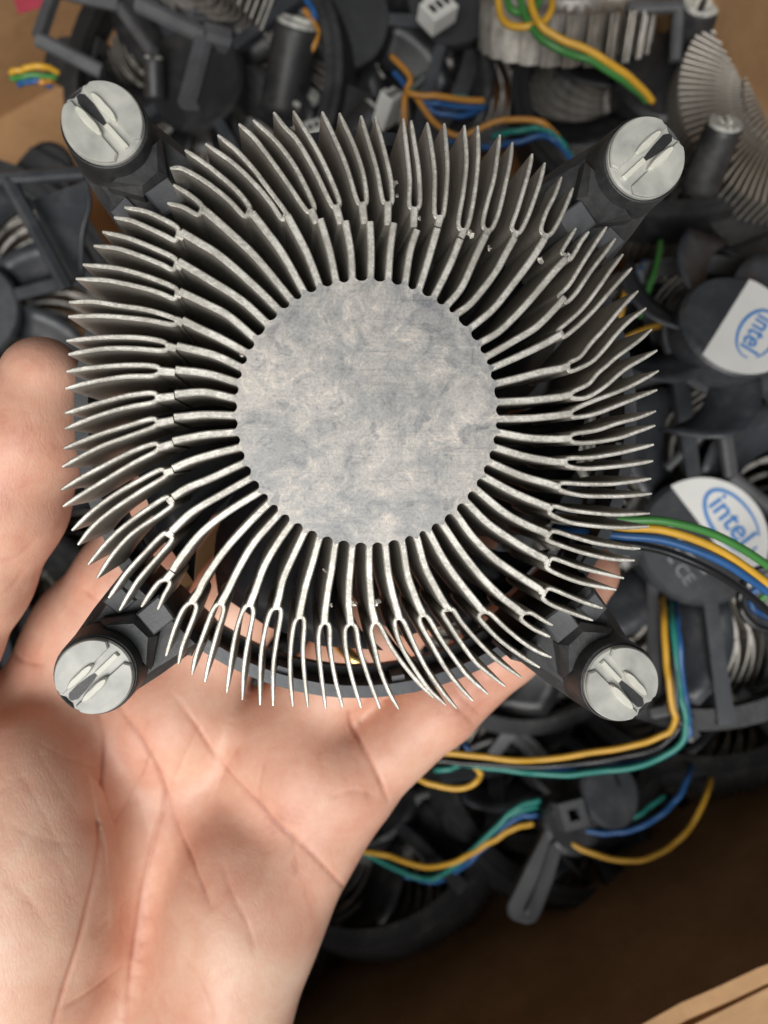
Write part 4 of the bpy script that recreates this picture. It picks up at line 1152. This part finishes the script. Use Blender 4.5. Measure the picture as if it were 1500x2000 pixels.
cable('orange and blue cable arching behind the top fins', [
    ('wire_orange', [(765, 110, -104), (800, 150, -100), (798, 182, -99), (850, 188, -99), (945, 197, -103)]),
    ('wire_orange', [(800, 160, -101), (790, 200, -101), (788, 290, -104)]),
    ('wire_orange', [(812, 190, -101), (850, 240, -101), (895, 266, -101), (940, 248, -100), (1000, 232, -99), (1060, 240, -100), (1095, 275, -104)]),
    ('wire_blue', [(770, 140, -104), (820, 196, -102), (870, 204, -102), (945, 212, -105)]),
    ('wire_blue', [(820, 200, -103), (860, 222, -103), (910, 226, -104), (948, 205, -107)]),
    ('wire_teal', [(800, 172, -102), (830, 196, -103), (900, 190, -104), (944, 205, -106)]),
    ('wire_blue', [(860, 270, -106), (940, 288, -104), (1000, 280, -102), (1060, 266, -101), (1095, 285, -103), (1118, 320, -107)]),
    ('wire_teal', [(960, 268, -105), (1010, 256, -102), (1060, 252, -101), (1095, 275, -102), (1114, 305, -106)])], 0.8)
cable('short yellow and green cable end against cardboard at the top left', [
    ('wire_yellow', [(20, 142, -104), (50, 132, -103), (85, 130, -103), (115, 142, -106)]),
    ('wire_green', [(20, 154, -105), (60, 148, -104), (110, 150, -106)]),
    ('wire_blue', [(35, 165, -106), (70, 158, -105), (100, 168, -107)]),
    ('wire_orange', [(70, 155, -106), (85, 162, -105), (105, 158, -107)])], 0.8)
cable('orange and blue wire loop beside the dark post at the top', [
    ('wire_orange', [(596, 20, -116), (618, 60, -114), (608, 95, -114), (585, 110, -118)]),
    ('wire_blue', [(590, -10, -116), (612, 20, -114), (612, 50, -115), (590, 80, -118)])], 0.9)
cable('green and yellow wires in the dark gap right of the heatsink', [
    ('wire_green', [(1290, 470, -112), (1282, 520, -110), (1265, 570, -109), (1250, 620, -112)]),
    ('wire_yellow', [(1235, 520, -114), (1222, 570, -111), (1205, 640, -113)]),
    ('wire_blue', [(1260, 510, -116), (1240, 545, -114), (1225, 590, -114)]),
    ('wire_yellow', [(1190, 680, -114), (1240, 652, -111), (1300, 632, -110), (1340, 622, -112)])], 0.85)
cable('yellow, black and teal cable running down a strut and along the bottom', [
    ('wire_yellow', [(1296, 1150, -108), (1294, 1175, -96), (1297, 1215, -88), (1302, 1300, -86), (1310, 1370, -86), (1318, 1410, -87), (1290, 1438, -88), (1200, 1462, -90), (1050, 1484, -92), (950, 1478, -92), (860, 1470, -94), (780, 1468, -98)]),
    ('wire_black', [(1304, 1150, -108), (1303, 1178, -97), (1308, 1250, -88), (1322, 1380, -87), (1326, 1420, -88), (1285, 1458, -89), (1180, 1485, -91), (1050, 1496, -93), (940, 1492, -94), (840, 1485, -96)]),
    ('wire_teal', [(1312, 1150, -108), (1310, 1180, -97), (1315, 1225, -88), (1326, 1340, -87), (1338, 1400, -87), (1334, 1445, -88), (1280, 1486, -90), (1180, 1505, -92), (1080, 1512, -93), (980, 1502, -94), (880, 1488, -97)]),
    ('wire_blue', [(1322, 1150, -108), (1320, 1182, -98), (1324, 1225, -89), (1334, 1340, -88), (1344, 1400, -88), (1340, 1440, -89), (1290, 1478, -91), (1190, 1498, -93), (1080, 1504, -94), (960, 1494, -95)])], 0.8)
cable('small yellow loop and blue wire end beside the edge of the hand', [
    ('wire_yellow', [(800, 1515, -104), (850, 1532, -103), (905, 1538, -102), (938, 1515, -102), (925, 1495, -103)]),
    ('wire_blue', [(870, 1440, -104), (898, 1442, -102), (915, 1465, -103)]),
    ('wire_teal', [(850, 1505, -105), (880, 1500, -104), (905, 1490, -105)])], 0.8)
cable('yellow, teal and blue cable hanging down left of the grey paddle bar', [
    ('wire_teal', [(1055, 1562, -122), (1010, 1578, -122), (960, 1625, -124), (900, 1680, -128), (845, 1716, -132), (780, 1700, -136), (700, 1660, -140)]),
    ('wire_blue', [(1050, 1590, -123), (1005, 1600, -123), (950, 1650, -125), (900, 1695, -129), (850, 1722, -133), (790, 1710, -137)]),
    ('wire_yellow', [(1042, 1608, -122), (1000, 1618, -122), (950, 1650, -124), (890, 1682, -128), (830, 1692, -132), (760, 1672, -136), (690, 1660, -140)]),
    ('wire_teal', [(1050, 1575, -124), (1000, 1590, -124), (950, 1635, -126), (890, 1692, -130), (835, 1712, -134)])], 0.85)
cable('yellow and blue cable curving under the dark slotted hub', [
    ('wire_yellow', [(1060, 1608, -122), (1100, 1638, -118), (1160, 1668, -116), (1230, 1682, -115), (1300, 1660, -115), (1350, 1610, -116), (1382, 1545, -120), (1388, 1490, -135), (1375, 1450, -150)]),
    ('wire_blue', [(1135, 1622, -119), (1200, 1626, -117), (1260, 1610, -116), (1315, 1570, -117), (1345, 1515, -121), (1352, 1480, -135)]),
    ('wire_teal', [(1140, 1618, -121), (1200, 1612, -119), (1250, 1590, -119), (1300, 1555, -121)])], 0.85)
cable('black and green cable loop at the right edge beside the big hub', [
    ('wire_black', [(1560, 1130, -72), (1490, 1110, -74), (1452, 1140, -75), (1448, 1190, -75), (1480, 1225, -75), (1560, 1240, -76)]),
    ('wire_green', [(1540, 1150, -78), (1490, 1165, -80), (1495, 1195, -80), (1540, 1205, -80)]),
    ('wire_blue', [(1560, 1175, -77), (1480, 1150, -79), (1470, 1190, -79), (1540, 1220, -79)])], 0.9)
